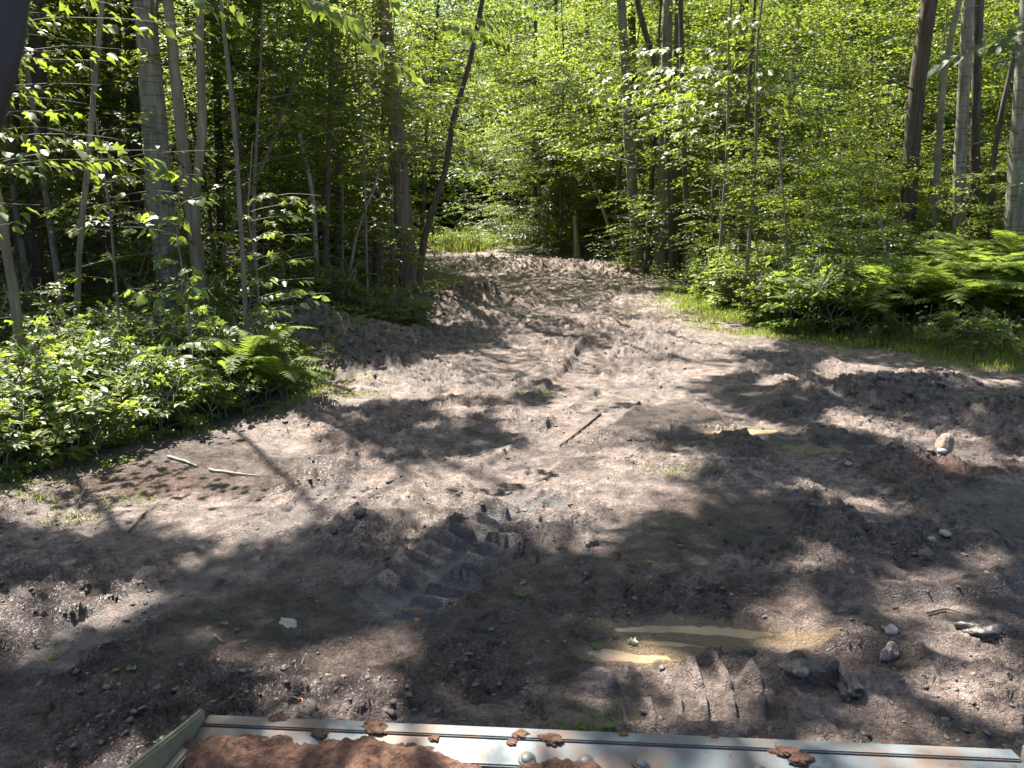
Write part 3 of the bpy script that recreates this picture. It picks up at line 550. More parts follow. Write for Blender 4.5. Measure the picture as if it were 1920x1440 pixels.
# right-hand woods
for i, (nm, px, Y, w, mt, lab, hgt) in enumerate([
    ('aspen_tree', [(1196, 470), (1186, 350), (1178, 260), (1174, 150), (1168, 60), (1164, 0)], 24, (24, 18), M_ASPEN, 'grey aspen trunk right of the road bend, leftmost of the pair there', 16),
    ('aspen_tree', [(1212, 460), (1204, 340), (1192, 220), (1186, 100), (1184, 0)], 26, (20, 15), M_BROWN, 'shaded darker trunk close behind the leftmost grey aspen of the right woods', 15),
    ('aspen_tree', [(1240, 475), (1242, 400), (1246, 300), (1248, 200), (1250, 100), (1252, 0)], 23, (30, 20), M_ASPEN, 'brightest grey trunk near the road bend with sun on its face', 16),
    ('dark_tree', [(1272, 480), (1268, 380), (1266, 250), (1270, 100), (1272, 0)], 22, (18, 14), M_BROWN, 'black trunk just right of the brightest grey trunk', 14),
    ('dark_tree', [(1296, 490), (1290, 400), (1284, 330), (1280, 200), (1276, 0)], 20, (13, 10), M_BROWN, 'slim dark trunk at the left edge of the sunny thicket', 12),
    ('brown_tree', [(1696, 520), (1702, 400), (1712, 250), (1722, 140), (1734, 60), (1742, 0)], 17, (34, 32), M_BROWN, 'thick dark brown trunk high over the ferns, leaning right', 16),
    ('aspen_tree', [(1800, 520), (1798, 420), (1800, 300), (1808, 150), (1812, 60), (1816, 0)], 16, (28, 22), M_ASPEN, 'tall pale grey aspen with dark knots behind the ferns', 16),
    ('aspen_tree', [(1748, 510), (1752, 400), (1760, 280), (1768, 160), (1782, 70), (1800, 0)], 16.5, (15, 11), M_ASPEN, 'thin grey aspen between the thick brown trunk and the tall pale aspen', 14),
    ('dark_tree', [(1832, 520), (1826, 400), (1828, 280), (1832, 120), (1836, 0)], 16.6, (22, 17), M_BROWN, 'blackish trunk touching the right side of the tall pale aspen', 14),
    ('aspen_tree', [(1898, 520), (1904, 400), (1914, 250), (1922, 120), (1930, 0)], 14.5, (44, 34), M_ASPEN, 'stout grey aspen at the right border standing in ferns', 16),
    ('dark_tree', [(1852, 520), (1856, 400), (1862, 300), (1880, 200), (1900, 110), (1925, 0)], 15.5, (12, 9), M_BROWN, 'slender dark trunk arching right toward the stout border aspen', 11),
    ('aspen_tree', [(1640, 480), (1654, 350), (1660, 200), (1665, 80), (1668, 0)], 30, (15, 12), M_ASPEN, 'distant grey aspen left of the thick brown trunk', 18),
    ('birch_tree', [(1672, 480), (1686, 250), (1694, 150), (1702, 50), (1706, 0)], 32, (15, 12), M_ASPEN, 'distant whitish birch nearest left of the thick brown trunk', 18),
    ('brown_tree', [(1500, 480), (1496, 350), (1492, 200), (1490, 100), (1486, 0)], 26, (17, 14), M_SHAG, 'brown trunk showing above the sunny thicket in the middle of the right woods', 16),
    ('aspen_tree', [(1550, 480), (1548, 350), (1547, 200), (1547, 80), (1547, 0)], 28, (9, 8), M_ASPEN, 'very thin grey trunk standing upright in the right woods', 16),
    ('dark_tree', [(1378, 480), (1372, 350), (1370, 200), (1374, 0)], 26, (14, 11), M_BROWN, 'dim trunk above the left part of the sunny thicket', 16),
    ('birch_tree', [(1888, 500), (1886, 400), (1890, 300), (1900, 200), (1905, 0)], 24, (14, 11), M_ASPEN, 'sunlit white birch peeping between the right border trunks', 16),
    ('dark_tree', [(1120, 500), (1110, 400), (1106, 250), (1100, 0)], 34, (12, 9), M_BROWN, 'slim dark trunk in the shade at the end of the road', 15),
    ('dark_tree', [(1010, 495), (1004, 400), (1000, 250), (1004, 0)], 36, (10, 8), M_BROWN, 'thin black trunk behind the dirt ridge', 15),
    ('dark_tree', [(1046, 495), (1044, 400), (1046, 250), (1042, 0)], 35, (9, 7), M_BROWN, 'thin black trunk left of the pale broken stump', 15)]):
    FT(nm, lab, 'tree', px, Y, w, mt, hgt, 60 + i, dead=3, sides=16, canopy=(Y < 26))
FT('curved_tree', 'dark curving tree arching left over the top of the bright grey trunk', 'tree', [(1262, 490), (1256, 350), (1250, 220), (1232, 130), (1206, 50), (1194, 0)], 21, (13, 12), M_BROWN, 12, 90, dead=4, canopy=False)
FT('dead_snag', 'pale bare snag with twiggy side branches leaning left at the end of the road', 'tree', [(1160, 500), (1140, 420), (1122, 370), (1108, 335), (1098, 318)], 30, (10, 4), M_DEAD, 5, 91, dead=9, canopy=False, extend=False, flare=False)
FT('broken_stump', 'pale broken trunk standing on the dark soil ridge at the far end', 'tree', [(1081, 505), (1082, 470), (1080, 440), (1078, 405)], 31, (12, 9), M_DEAD, 3, 92, dead=5, canopy=False, extend=False)
FT('thin_sapling', 'thin sunlit grey sapling stem in the middle of the bright thicket', 'tree', [(1472, 520), (1468, 430), (1466, 380), (1464, 300), (1460, 200)], 16.5, (8, 5), M_DEAD, 5, 93, dead=7, canopy=False, extend=False, flare=False, sides=8)
FT('thin_sapling', 'bare forked twiggy sapling at the lower left of the bright thicket', 'tree', [(1426, 540), (1420, 470), (1412, 430), (1400, 410)], 15, (6, 3), M_DEAD, 5, 94, dead=7, canopy=False, extend=False, flare=False, sides=6)
FT('thin_sapling', 'slanting grey sapling stem left of the ferns', 'tree', [(1664, 540), (1660, 470), (1652, 420), (1642, 380)], 14, (6, 4), M_DEAD, 5, 95, dead=4, canopy=False, extend=False, flare=False, sides=6)
# trees just outside the picture whose crowns shade the clearing
for i, (x, y, lab) in enumerate([(-8.5, 8.5, 'tall maple beyond the left border'), (-8, 3, 'tall maple beside the clearing on the left'), (9.5, 9, 'tall maple beyond the right border'), (9, 3.5, 'tall maple beside the clearing on the right'), (-4.5, 20, 'tall maple set back among the left trunks'), (5.6, 21, 'tall maple in the right woods behind the grass')]):
    b = np.array([x, y, nearz(x, y)]); root = thing('maple_tree', lab + ' with crown over the mud', 'tree', tuple(b))
    rng = np.random.default_rng(200 + i); pts = b + np.array([[0, 0, 0], [.1, .1, 4], [.3, 0, 8], [.2, .3, 12], [.4, .2, 15]]); path = resample(pts, 40); rad = np.linspace(.19, .04, 40)
    V, F = tube(path, rad, 12, .1, rng); obj('trunk', mesh_np('trunk', V - b, F, True, [M_BROWN]), root)
    for pts_, r_, L_ in limb_paths(rng, path, rad, 9, .45, .98, (2.5, 5.), .5):
        V, F = tube(resample(pts_, 9), np.linspace(max(.04, r_), .008, 9), 5); obj('branch', mesh_np('branch', V - b, F, True, [M_BROWN]), root)
    TALL.append((x, y, root))

def canopy():
    rng = np.random.default_rng(7); N = 26000; N2 = 19000
    # spray positions at crown height: shadows must land over a wide stretch of ground
    g = np.stack([rng.uniform(-13, 14, N), rng.uniform(-1, 30, N) , np.zeros(N)], -1)
    g = np.vstack([g, np.stack([rng.uniform(-8, 9, N2), rng.uniform(1.2, 14, N2), np.zeros(N2)], -1)]); N += N2
    h = rng.uniform(7.5, 14, N); p = g + np.array(SV)[None] * (h / SV[2])[:, None]
    L, inside, veg, gg = litness(p)
    keep = np.where(inside & ~veg, rng.random(N) < .95, rng.random(N) < np.where(g[:, 0] < -3, .5, .28))
    keep &= ~((L > .25) & (rng.random(N) < .25 + L))
    keep &= (p[:, 1] > -2)
    _, py, dz = proj(p); keep &= ~((py > -60) & (dz > 0) & (p[:, 1] < 14))
    near = gg[:, 1] < 10; keep &= near | (rng.random(N) < .8)
    p = p[keep]; T = np.array([(a, b) for a, b, _ in TALL]); own = np.argmin(((p[:, None, :2] - T[None]) ** 2).sum(-1), 1)
    dmin = np.sqrt(((p[:, :2] - T[own]) ** 2).sum(-1)); nl = 9
    for i, (tx, ty, root) in enumerate(TALL):
        m = (own == i) & (dmin < 8.5)
        if not m.any(): continue
        b = p[m]; d = b - np.array([tx, ty, 6.]); d[:, 2] *= .1; d = norm(d) + rng.normal(size=d.shape) * .4
        pos, fw, nr, sz = sprays(rng, b, d * [1, 1, .4], .50, nl, .15, .5, .45)
        L, inside, veg, _ = litness(pos); k = ~((L > .4) & (rng.random(len(pos)) < 1.05 * L)); pos, fw, nr, sz = pos[k], fw[k], nr[k], sz[k]
        V, F = leaves(pos, fw, nr, sz, 'quad'); o = obj('crown', mesh_np('crown', V - np.array(root.location), F, False, [M_ASPENLEAF if 'aspen' in root.name else M_MAPLE]), root)
canopy()

# ------------------------------------------------------------------ understory prototypes (leafy small trees and shrubs), copied through the woods
PD = {}
def proto(name, cat, h, r, base, K, m, nl, lsize, kind, mat, seed, trunk_r=.03, bark=M_TWIG, rise=.35, spray=.62, stems=1, tilt=.35, flat=.3):
    rng = np.random.default_rng(seed); root = thing(name, None, cat); B = MB(); LP = []
    for s in range(stems):
        a = rng.random() * 6.28; lean = (.12 if stems == 1 else .35) * h
        pts = np.array([[0, 0, -.15], [.1 * lean * cos(a), .1 * lean * sin(a), h * .3], [.5 * lean * cos(a), .5 * lean * sin(a), h * .65], [lean * cos(a), lean * sin(a), h]]) + rng.normal(size=(4, 3)) * [.06, .06, 0]
        path = resample(pts, 20); rad = np.linspace(trunk_r, .006, 20); V, F = tube(path, rad, 7, .05, rng)
        if s == 0: obj('trunk' if stems == 1 else 'stem', mesh_np('trunk', V, F, True, [bark]), root)
        else: obj('stem', mesh_np('stem', V, F, True, [bark]), root)
        for pts_, r_, L_ in limb_paths(rng, path, rad, K // stems, base, 1., (r * .5, r), rise):
            q = resample(pts_, 8); V, F = tube(q, np.linspace(max(.006, r_), .003, 8), 4); B.add(V, F)
            t = .25 + .8 * rng.random(m); bs = np.stack([np.interp(t, np.linspace(0, 1, 8), q[:, k]) for k in range(3)], -1) + rng.normal(size=(m, 3)) * .05 * r
            d = (q[-1] - q[0]); d = norm(d)[None] + rng.normal(size=(m, 3)) * [.75, .75, .12]; d[:, 2] *= flat
            LP.append(sprays(rng, bs, d, spray, nl, lsize, .5, tilt))
    pos, fw, nr, sz = [np.concatenate(a) for a in zip(*LP)]
    obj('branch', B.mesh('branch', bark), root)
    V, F = leaves(pos, fw, nr, sz, kind); cm = mesh_np('crown', V, F, False, [mat]); obj('crown', cm, root); PD[root.name] = (pos, fw, nr, sz, kind, mat, cm, h)
    return root
CARVED = [0]; SKIP = [0]; GC = G(880, 466)
def far_clear(x, y):
    return not any(abs(x + .36 * h - GC[0]) < 4.5 and abs(y - .51 * h - GC[1]) < 4.5 for h in (2, 6, 10, 14))
def place(pr, x, y, rz, sc, label, group, used=set()):
    o = pr if pr.name not in used else copy_tree(pr)
    used.add(pr.name); o.location = (x, y, nearz(x, y)); o.rotation_euler = (0, 0, rz); o.scale = (sc, sc, sc)
    pos, fw, nr, sz, kind, mat, cm, h = PD[pr.name]; cr = [c for c in o.children if c.name.startswith('crown')][0]; cr.data = cm
    if h * sc > 2 and y < 42:
        c, s = cos(rz), sin(rz); Wp = np.stack([pos[:, 0] * c - pos[:, 1] * s, pos[:, 0] * s + pos[:, 1] * c, pos[:, 2]], -1) * sc + np.array([x, y, o.location.z])
        L, inside, veg, _ = litness(Wp); hi = Wp[:, 2] > (.9 if not veg.all() else 3); kill = (L > .45) & hi & ((~veg) | ((Wp[:, 2] > 1.7) & (np.random.default_rng(int(abs(x * 977 + y * 131))).random(len(L)) < .6)))
        SKIP[0] += int(kill.sum() > 60 and CARVED[0] >= 780000)
        if kill.sum() > 60 and CARVED[0] < 780000:
            k = ~kill; kd = kind if (y < 14 or kind == 'quad') else 'quad'; V, F = leaves(pos[k], fw[k], nr[k], sz[k], kd); cr.data = mesh_np('crown', V, F, False, [mat]); CARVED[0] += k.sum() * (2 if kd == 'quad' else 4)
    if callable(label): label = label(x, y, pr)
    tag(o, label, None, group); return o
UND = [proto('understory_maple', 'tree', 6.5, 2.3, .08, 28, 10, 22, .10, 'maple3', M_MAPLE, 301, .045),
       proto('understory_maple', 'tree', 8.0, 2.6, .10, 32, 10, 22, .10, 'maple3', M_MAPLE, 302, .055),
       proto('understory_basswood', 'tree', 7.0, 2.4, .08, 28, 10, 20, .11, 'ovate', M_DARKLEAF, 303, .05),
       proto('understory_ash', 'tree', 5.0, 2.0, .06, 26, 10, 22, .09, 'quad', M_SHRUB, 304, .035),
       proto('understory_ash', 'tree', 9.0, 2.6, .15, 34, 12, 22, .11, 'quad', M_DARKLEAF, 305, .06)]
OVER = [proto('overhanging_maple', 'tree', 11, 4.4, .24, 34, 13, 24, .11, 'maple3', M_MAPLE, 306, .09, M_BROWN, spray=.9), proto('overhanging_ash', 'tree', 12, 4.6, .26, 34, 13, 24, .12, 'quad', M_SHRUB, 307, .09, M_BROWN, spray=.9)]
FAR = [proto('woodland_tree', 'tree', 15, 4.2, .04, 44, 14, 26, .18, 'quad', M_MAPLE, 311, .13, M_BROWN, spray=1.2),
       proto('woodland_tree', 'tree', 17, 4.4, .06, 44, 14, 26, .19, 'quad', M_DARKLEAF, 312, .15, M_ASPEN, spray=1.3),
       proto('woodland_tree', 'tree', 13, 3.8, .03, 40, 14, 26, .17, 'quad', M_ASPENLEAF, 313, .12, M_BROWN, spray=1.1)]
SHR = [proto('leafy_shrub', 'shrub', 1.5, .8, .1, 16, 6, 10, .085, 'ovate', M_SHRUB, 321, .012, spray=.32, stems=4, rise=.6, flat=.7),
       proto('leafy_shrub', 'shrub', 1.2, .7, .1, 16, 6, 11, .07, 'ovate', M_SHRUB, 322, .012, spray=.28, stems=4, rise=.6, flat=.7),
       proto('leafy_shrub', 'shrub', 2.2, .9, .15, 20, 7, 9, .09, 'ovate', M_MAPLE, 323, .015, spray=.35, stems=3, rise=.6, flat=.6)]
WEED = [proto('weedy_plant', 'plant', .55, .30, .1, 14, 4, 8, .075, 'ovate', M_SHRUB, 331, .005, spray=.14, stems=3, rise=.6, flat=.6),
        proto('weedy_plant', 'plant', .42, .26, .1, 14, 4, 9, .048, 'ovate', M_SHRUB, 332, .004, spray=.12, stems=3, rise=.6, flat=.6),
        proto('weedy_plant', 'plant', .75, .35, .15, 14, 3, 8, .092, 'maple3', M_BASS, 333, .006, spray=.18, stems=3, rise=.6, flat=.5)]
rng = np.random.default_rng(11); R = random.Random(5)
def sightline_clear(x, y, rr=.6):
    return x < edge_l(y) - rr or x > edge_r(y) + rr or y > 39
nplaced = 0; taken = []
KEEP = [(285, 12.3, 55), (360, 11.8, 45), (750, 16.8, 30), (1182, 24, 25), (1245, 23.2, 30), (1715, 17, 30), (1765, 16.5, 20), (1808, 16, 35), (1915, 14.6, 40), (145, 9.7, 20), (30, 8.3, 25)]
def open_view(x, y, r):
    if y > 24: return True
    px = 960 + FPX * x / y; rr = r * FPX / y
    return not any(y < Yt and abs(px - pc) < rr * .38 + w * .3 for pc, Yt, w in KEEP)
def off_mound(x, y): return not any(((x - c[0]) / (c[3] * 1.1)) ** 2 + ((y - c[1]) / (c[4] * 1.2)) ** 2 < 1 for c in MOUNDS if c[2] > .15)
NEARL = [(30, 'the leaning brown young tree'), (145, 'the thin pale sapling trunk'), (285, 'the thick pale aspen'), (365, 'the forked tan tree'), (480, 'the sunlit maple sprays'), (590, 'the crooked dead stem'), (755, 'the shaggy red trunk'), (880, 'the far bright grass'), (1010, 'the dark soil ridge'), (1085, 'the pale broken stump'), (1185, 'the leftmost grey aspen pair'), (1245, 'the brightest grey trunk'), (1380, 'the left part of the sunny thicket'), (1468, 'the thin sunlit sapling stem'), (1600, 'the right part of the sunny thicket'), (1700, 'the thick brown trunk'), (1765, 'the thin grey aspen'), (1810, 'the tall pale aspen'), (1910, 'the stout border aspen')]
def LB(tail):
    def f(x, y, pr):
        px = 960 + FPX * x / y; nm = min(NEARL, key=lambda a: abs(a[0] - px))[1]
        look = {'understory_maple': ['low lobed-leaf maple', 'tall lobed-leaf maple'], 'understory_basswood': ['oval-leaved dark green tree'], 'understory_ash': ['fine-leaved small tree', 'dark fine-leaved tree'], 'overhanging_maple': ['wide-crowned maple'], 'overhanging_ash': ['wide-crowned ash'], 'woodland_tree': ['tall bright-leaved tree', 'tall dark-leaved tree', 'tall grey-green tree'], 'leafy_shrub': ['mid-sized shrub', 'low dense shrub', 'tall loose shrub'], 'weedy_plant': ['oval-leaved weed', 'tiny-leaved weed', 'broad-leaved weed']}[pr.name.split('.')[0]]
        k = int(pr.name.split('.')[1]) if '.' in pr.name else 0
        return look[k % len(look)] + ' ' + tail + ' ' + nm
    return f
def scatter(n, xr, yr, prs, scr, label, group, clear=.6, mind=1.0, cond=None):
    c = 0; tries = 0
    while c < n and tries < n * 60:
        tries += 1; y = R.uniform(*yr); x = R.uniform(*xr)
        if not sightline_clear(x, y, clear) or (cond and not cond(x, y)): continue
        if any((x - a) ** 2 + (y - b) ** 2 < mind ** 2 for a, b in taken): continue
        pr = R.choice(prs)
        if not off_mound(x, y): continue
        if y > 30 and not far_clear(x, y): continue
        if PD[pr.name][7] > 4 and not open_view(x, y, 2.1): continue
        taken.append((x, y)); place(pr, x, y, R.uniform(0, 6.28), R.uniform(*scr), label, group); c += 1
gl = 'small leafy trees under the left woods'; gr = 'small leafy trees under the right woods'; gf = 'woodland trees closing the view behind'
scatter(54, (-17, -2.6), (11.0, 25), UND, (.75, 1.15), LB('in shade near'), gl, .9, 1.15)
scatter(46, (2.2, 20), (18.2, 28), UND, (.85, 1.25), LB('in right woods near'), gr, .9, 1.2)
scatter(20, (2.6, 12), (14.2, 18.5), [UND[3], UND[0]], (.42, .68), LB('in the bright thicket near'), gr, 1.4, 1.0)
scatter(56, (-24, 26), (26, 38), UND + OVER, (.95, 1.4), LB('deep in the woods beyond'), 'understory trees behind the bend', 1.2, 1.5)
place(OVER[0], -3.5, 14.4, .4, .8, 'lobed-leaf maple crown hanging in front of the upper shaggy red trunk', 'trees hanging over the road')
place(OVER[1], -6.6, 10.6, .9, .72, 'fine-leaved crown above and left of the thick pale aspen', 'trees hanging over the road') if False else None
for i, (x, y, k) in enumerate([(-3.2, 18.2, 0), (-2.8, 24, 1), (4.0, 23, 1), (3.6, 27.5, 0), (2.0, 32, 1), (-5.2, 29, 0), (5.5, 18.5, 0), (1.6, 36, 0), (-8, 36, 1), (2.5, 40, 0), (-2.2, 56, 1)]):
    place(OVER[k], x, y, i * 1.7, .9 + .05 * (i % 3), ['dense leafy crown', 'finely leaved crown'][k] + ' hanging over the road, ' + ['just past the shaggy trunk', 'left of where the road dips', 'right of the dip', 'above the dark soil ridge', 'over the pale broken stump', 'over the left turn', 'beside the brightest grey trunk', 'behind the ridge at right', 'left of the far bright grass', 'straight behind the far bright grass', 'farthest behind the bright grass'][i], 'trees hanging over the road')
scatter(110, (-34, 34), (38, 62), FAR, (.75, 1.1), LB('far back in woods beyond'), gf, 1.5, 2.2)
scatter(110, (-50, 50), (62, 100), FAR, (1.0, 1.6), LB('far back in woods beyond'), gf, 3, 3.4)
gs = 'leafy shrubs of the sunny right thicket'
taken = []
scatter(72, (1.6, 13), (11.5, 20), SHR, (.55, 1.0), LB('behind the grass, below'), gs, 1.7, .6, lambda x, y: 960 + FPX * x / y < 1640 or y > 15)
scatter(20, (-12, -3.5), (9, 18), SHR, (.7, 1.1), LB('on the shaded floor by'), 'leafy shrubs under the left woods', .7, .9)
scatter(16, (-6, 6), (27, 40), SHR, (.9, 1.4), LB('at the road end near'), 'shrubs at the far end', .5, 1.2)

for i, (px, py) in enumerate([(868, 462), (895, 462), (925, 466), (948, 470), (840, 458), (910, 455)]):
    g_ = P(px, py, 35.0 + (i % 3)); place(SHR[i % 3], g_[0], g_[1], i * 2.1, .9 if i % 3 < 2 else .6, ['small bright bush', 'round glowing bush', 'pale sunlit bush', 'rightmost bright bush', 'leftmost bright bush', 'rearmost bright bush'][i] + ' in the clump of tall grass at the far road bend', 'bushes at the far bend')
for i in range(14):
    px = 965 + i * 19 + R.uniform(-6, 6); g_ = P(px, 495, R.uniform(32.2, 34.5)); place(SHR[i % 3], g_[0], g_[1], i * 1.3, R.uniform(.45, .8), LB('on top of the soil ridge, below'), 'shrubs on the far ridge')
# ------------------------------------------------------------------ ferns
def frond_mesh(seed, L=.8, pairs=20):
    rng = np.random.default_rng(seed); B = MB(); s = np.linspace(0, 1, 14)
    path = np.stack([L * (s * .92), 0 * s, L * (.62 * s - .75 * s ** 2.2)], -1); V, F = tube(path, np.linspace(.004, .001, 14), 3); B.add(V, F)
    pos = []; fw = []; nr = []; sz = []
    for i in range(pairs):
        t = .14 + .84 * i / (pairs - 1); c = np.array([np.interp(t, s, path[:, k]) for k in range(3)]); tg = np.array([1, 0, (.62 - 1.65 * t ** 1.2)]); tg /= np.linalg.norm(tg)
        ln = L * .24 * sin(pi * min(1, (t * .86 + .16))) ** .8 * (1 if t < .95 else .6)
        for sg in (1, -1):
            d = np.array([0, sg, 0]) + tg * .45 + rng.normal(size=3) * .06; d /= np.linalg.norm(d); up = np.array([-tg[2], 0, tg[0]])
            w = L * .017; sd_ = np.cross(up, d); e = c + d * ln
            V = np.array([c - sd_ * w * .8, c + d * ln * .4 - sd_ * w * 1.25 - up * .01, e - up * ln * .18, c + d * ln * .4 + sd_ * w * 1.25 - up * .01, c + sd_ * w * .8])
            B.add(V, [np.array([[0, 1, 3, 4]]), np.array([[1, 2, 3]])])
    return B.mesh('frond', M_FERN, False)
FR = [frond_mesh(k, .8, 20) for k in (1, 2, 3)]
def fern(x, y, sc, label, group, n=8, seed=0, zoff=0, bias=None):
    rr = random.Random(seed); z = nearz(x, y) + .04 + zoff
    root = thing('fern', label, 'fern', (x, y, z), group); a0 = rr.random() * 6.28
    for i in range(n):
        f = obj('frond', rr.choice(FR), root); a = a0 + i * 6.283 / n + rr.uniform(-.25, .25)
        f.rotation_euler = (rr.uniform(-.2, .2), rr.uniform(-.75, -.15), a); k = sc * rr.uniform(.8, 1.2); f.scale = (k, k, k)
fg = 'tall ferns massed on the right bank'; q = 0
for i in range(46):
    px = R.uniform(1630, 2000); Y = R.uniform(11.2, 14.2); x = P(px, 500, Y)[0]
    fern(x, Y, R.uniform(1.05, 1.6), ('tall fern at the front of the mass of ferns, ' if Y < 12.7 else 'tall fern at the back of the mass of ferns, ') + ('below the thick brown trunk' if px < 1735 else 'below the tall pale aspen' if px < 1850 else 'by the stout border aspen'), fg, 8, i, R.uniform(0, .25))
fern(G(470, 745)[0], G(470, 745)[1], 1.0, 'bright yellow-green fern at the right end of the left bank of plants', None, 13, 300, .34)
fern(G(520, 760)[0], G(520, 760)[1] + .2, .8, 'small yellow-green fern drooping beside the dark soil mound', None, 10, 301, .22)
fg = 'ferns in the left bank of plants'
for i in range(16):
    px = R.uniform(-60, 430); py = R.uniform(640, 790); g_ = G(px, py); 
    if g_[0] < edge_l(g_[1]) - .3: fern(g_[0], g_[1], R.uniform(.55, .85), 'green fern among the weeds of the left bank', fg, 8, 320 + i)

# weedy plants along both verges
taken = []
gw = 'weedy plants along the left verge'
def edge_scatter(n, side, yr, depth, prs, scr, label, group, mind=.22):
    c = 0; t = 0
    while c < n and t < n * 40:
        t += 1; y = R.uniform(*yr); d = abs(R.gauss(0, 1)) * depth + .05; x = edge_l(y) - d if side < 0 else edge_r(y) + d
        if any((x - a) ** 2 + (y - b) ** 2 < mind ** 2 for a, b in taken): continue
        if abs(proj(np.array([[x, y, 0.]]))[0][0] - 960) > 1060 or not off_mound(x, y): continue
        if side > 0 and d < .55: continue
        px_ = 960 + FPX * x / y
        if side > 0 and px_ > 1620 and (d > 1.2 or R.random() < .5): continue
        taken.append((x, y)); place(R.choice(prs), x, y, R.uniform(0, 6.28), R.uniform(*scr) * (.6 if side > 0 and px_ > 1620 else 1), label, group); c += 1
edge_scatter(125, -1, (4.6, 9.3), .8, WEED, (.6, 1.05), LB('in the left verge strip below'), gw, .2)
edge_scatter(40, -1, (8, 13), 1.3, WEED, (.8, 1.3), LB('in shade under the left trees by'), 'weeds under the left trees', .3)
edge_scatter(160, 1, (9.4, 18), 1.6, WEED, (.9, 1.6), LB('on the right verge below'), 'weedy plants along the right verge', .25)

# grass
def grass(name, n, sampler, hgt, label, mat=M_GRASS, w=.006, seed=0, lean=.5):
    rng = np.random.default_rng(seed); x, y, k = sampler(rng, n); n = len(x); z = Hfull(x, y)[0] - .01
    h = hgt * k * (.5 + .9 * rng.random(n)); a = rng.random(n) * 6.28; b = rng.random(n) * 6.28; ln = lean * h * rng.random(n)
    sx = np.cos(a) * w; sy = np.sin(a) * w; lx = np.cos(b) * ln; ly = np.sin(b) * ln
    v = [np.stack([x - sx, y - sy, z], -1), np.stack([x + sx, y + sy, z], -1), np.stack([x + lx * .35 + sx * .8, y + ly * .35 + sy * .8, z + h * .6], -1), np.stack([x + lx * .35 - sx * .8, y + ly * .35 - sy * .8, z + h * .6], -1), np.stack([x + lx, y + ly, z + h * (.97 - .25 * rng.random(n))], -1)]
    V = np.stack(v, 1).reshape(-1, 3); o = np.arange(n)[:, None] * 5
    me = mesh_np(name, V, [o + np.array([[0, 1, 2, 3]]), o + np.array([[3, 2, 4]])], False, [mat]); tag(obj(name, me), label, None, None, 'stuff')
def samp_right(rng, n):
    y = rng.uniform(9.0, 19, n); d = rng.normal(size=n) * .85 + .7; x = edge_r(y) + d; pat = fbm(x * 1.6, y * 1.6, 3, 101)
    k = (pat > .42 + .18 * np.clip(-d, 0, 1)) & (np.abs(d) < 3.2); return x[k], y[k], np.clip(.55 + .45 * d[k], .25, 1.4)
grass('grass', 38000, samp_right, .16, 'short bright grass spreading along the right verge of the mud')
def samp_left(rng, n):
    y = rng.uniform(4.6, 9.5, n); d = rng.normal(size=n) * .4 + .1; x = edge_l(y) - d; pat = fbm(x * 2, y * 2, 3, 102)
    k = pat > .46 + .2 * np.clip(-d, 0, 1); return x[k], y[k], np.clip(.5 + .5 * d[k], .2, 1.2)
grass('grass', 11000, samp_left, .12, 'thin grass fringing the left verge where weeds meet the mud', seed=1)
def samp_far(rng, n):
    c = G(880, 470); x = c[0] - .2 + rng.normal(size=n) * .75; y = c[1] + rng.normal(size=n) * 2.2 + 1; return x, y, .5 + 1.3 * vn(x * 1.2, y * 1.2, 141)
grass('grass', 4500, samp_far, .55, 'tall bright grass glowing in the sun at the far road bend', seed=2, w=.018)
def samp_tufts(rng, n):
    cs = np.array([G(*c)[:2] for c in [(1840, 785), (1800, 775), (1265, 885), (240, 930), (130, 960), (60, 930), (650, 745), (690, 740), (1010, 740), (1080, 1350), (1380, 640), (860, 560), (990, 500), (1870, 690), (1900, 680)]])
    i = rng.integers(0, len(cs), n); return cs[i, 0] + rng.normal(size=n) * .13, cs[i, 1] + rng.normal(size=n) * .07, np.ones(n) * .42
grass('grass', 1500, samp_tufts, .13, 'scattered straggly grass tufts lying flattened in the mud', seed=3, w=.003, lean=1.6)
# ground cover leaves
def cover(name, n, sampler, size, mat, label, seed, kind='quad', hz=.25):
    rng = np.random.default_rng(seed); x, y = sampler(rng, n); n = len(x); z = H0(x, y) + rng.random(n) ** 1.5 * hz
    pos = np.stack([x, y, z], -1); a = rng.random(n) * 6.28; fw = np.stack([np.cos(a), np.sin(a), -.15 + .3 * rng.random(n)], -1); nr = np.array([0, 0, 1.]) + .4 * rng.normal(size=(n, 3))
    V, F = leaves(pos, fw, nr, size * (.6 + .8 * rng.random(n)), kind); tag(obj(name, mesh_np(name, V, F, False, [mat])), label, None, None, 'stuff')
def cs_(side, yr, dmax):
    def f(rng, n):
        y = rng.uniform(*yr, n); d = rng.random(n) ** .8 * dmax + .15; x = edge_l(y) - d if side < 0 else edge_r(y) + d
        p = fbm(x * 1.3, y * 1.3, 3, 111) > .40; return x[p], y[p]
    return f
cover('ground_cover', 24000, cs_(-1, (4.4, 20), 7.), .075, M_SHRUB, 'low leafy ground cover under the left woods', 5)
cover('ground_cover', 30000, cs_(1, (9.6, 26), 8.), .075, M_SHRUB, 'low leafy ground cover below the right thicket', 6, hz=.45)
cover('ground_cover', 16000, lambda rng, n: (rng.uniform(-20, 20, n), rng.uniform(40, 70, n)), .2, M_DARKLEAF, 'leafy undergrowth on the far forest floor', 7, hz=.8)

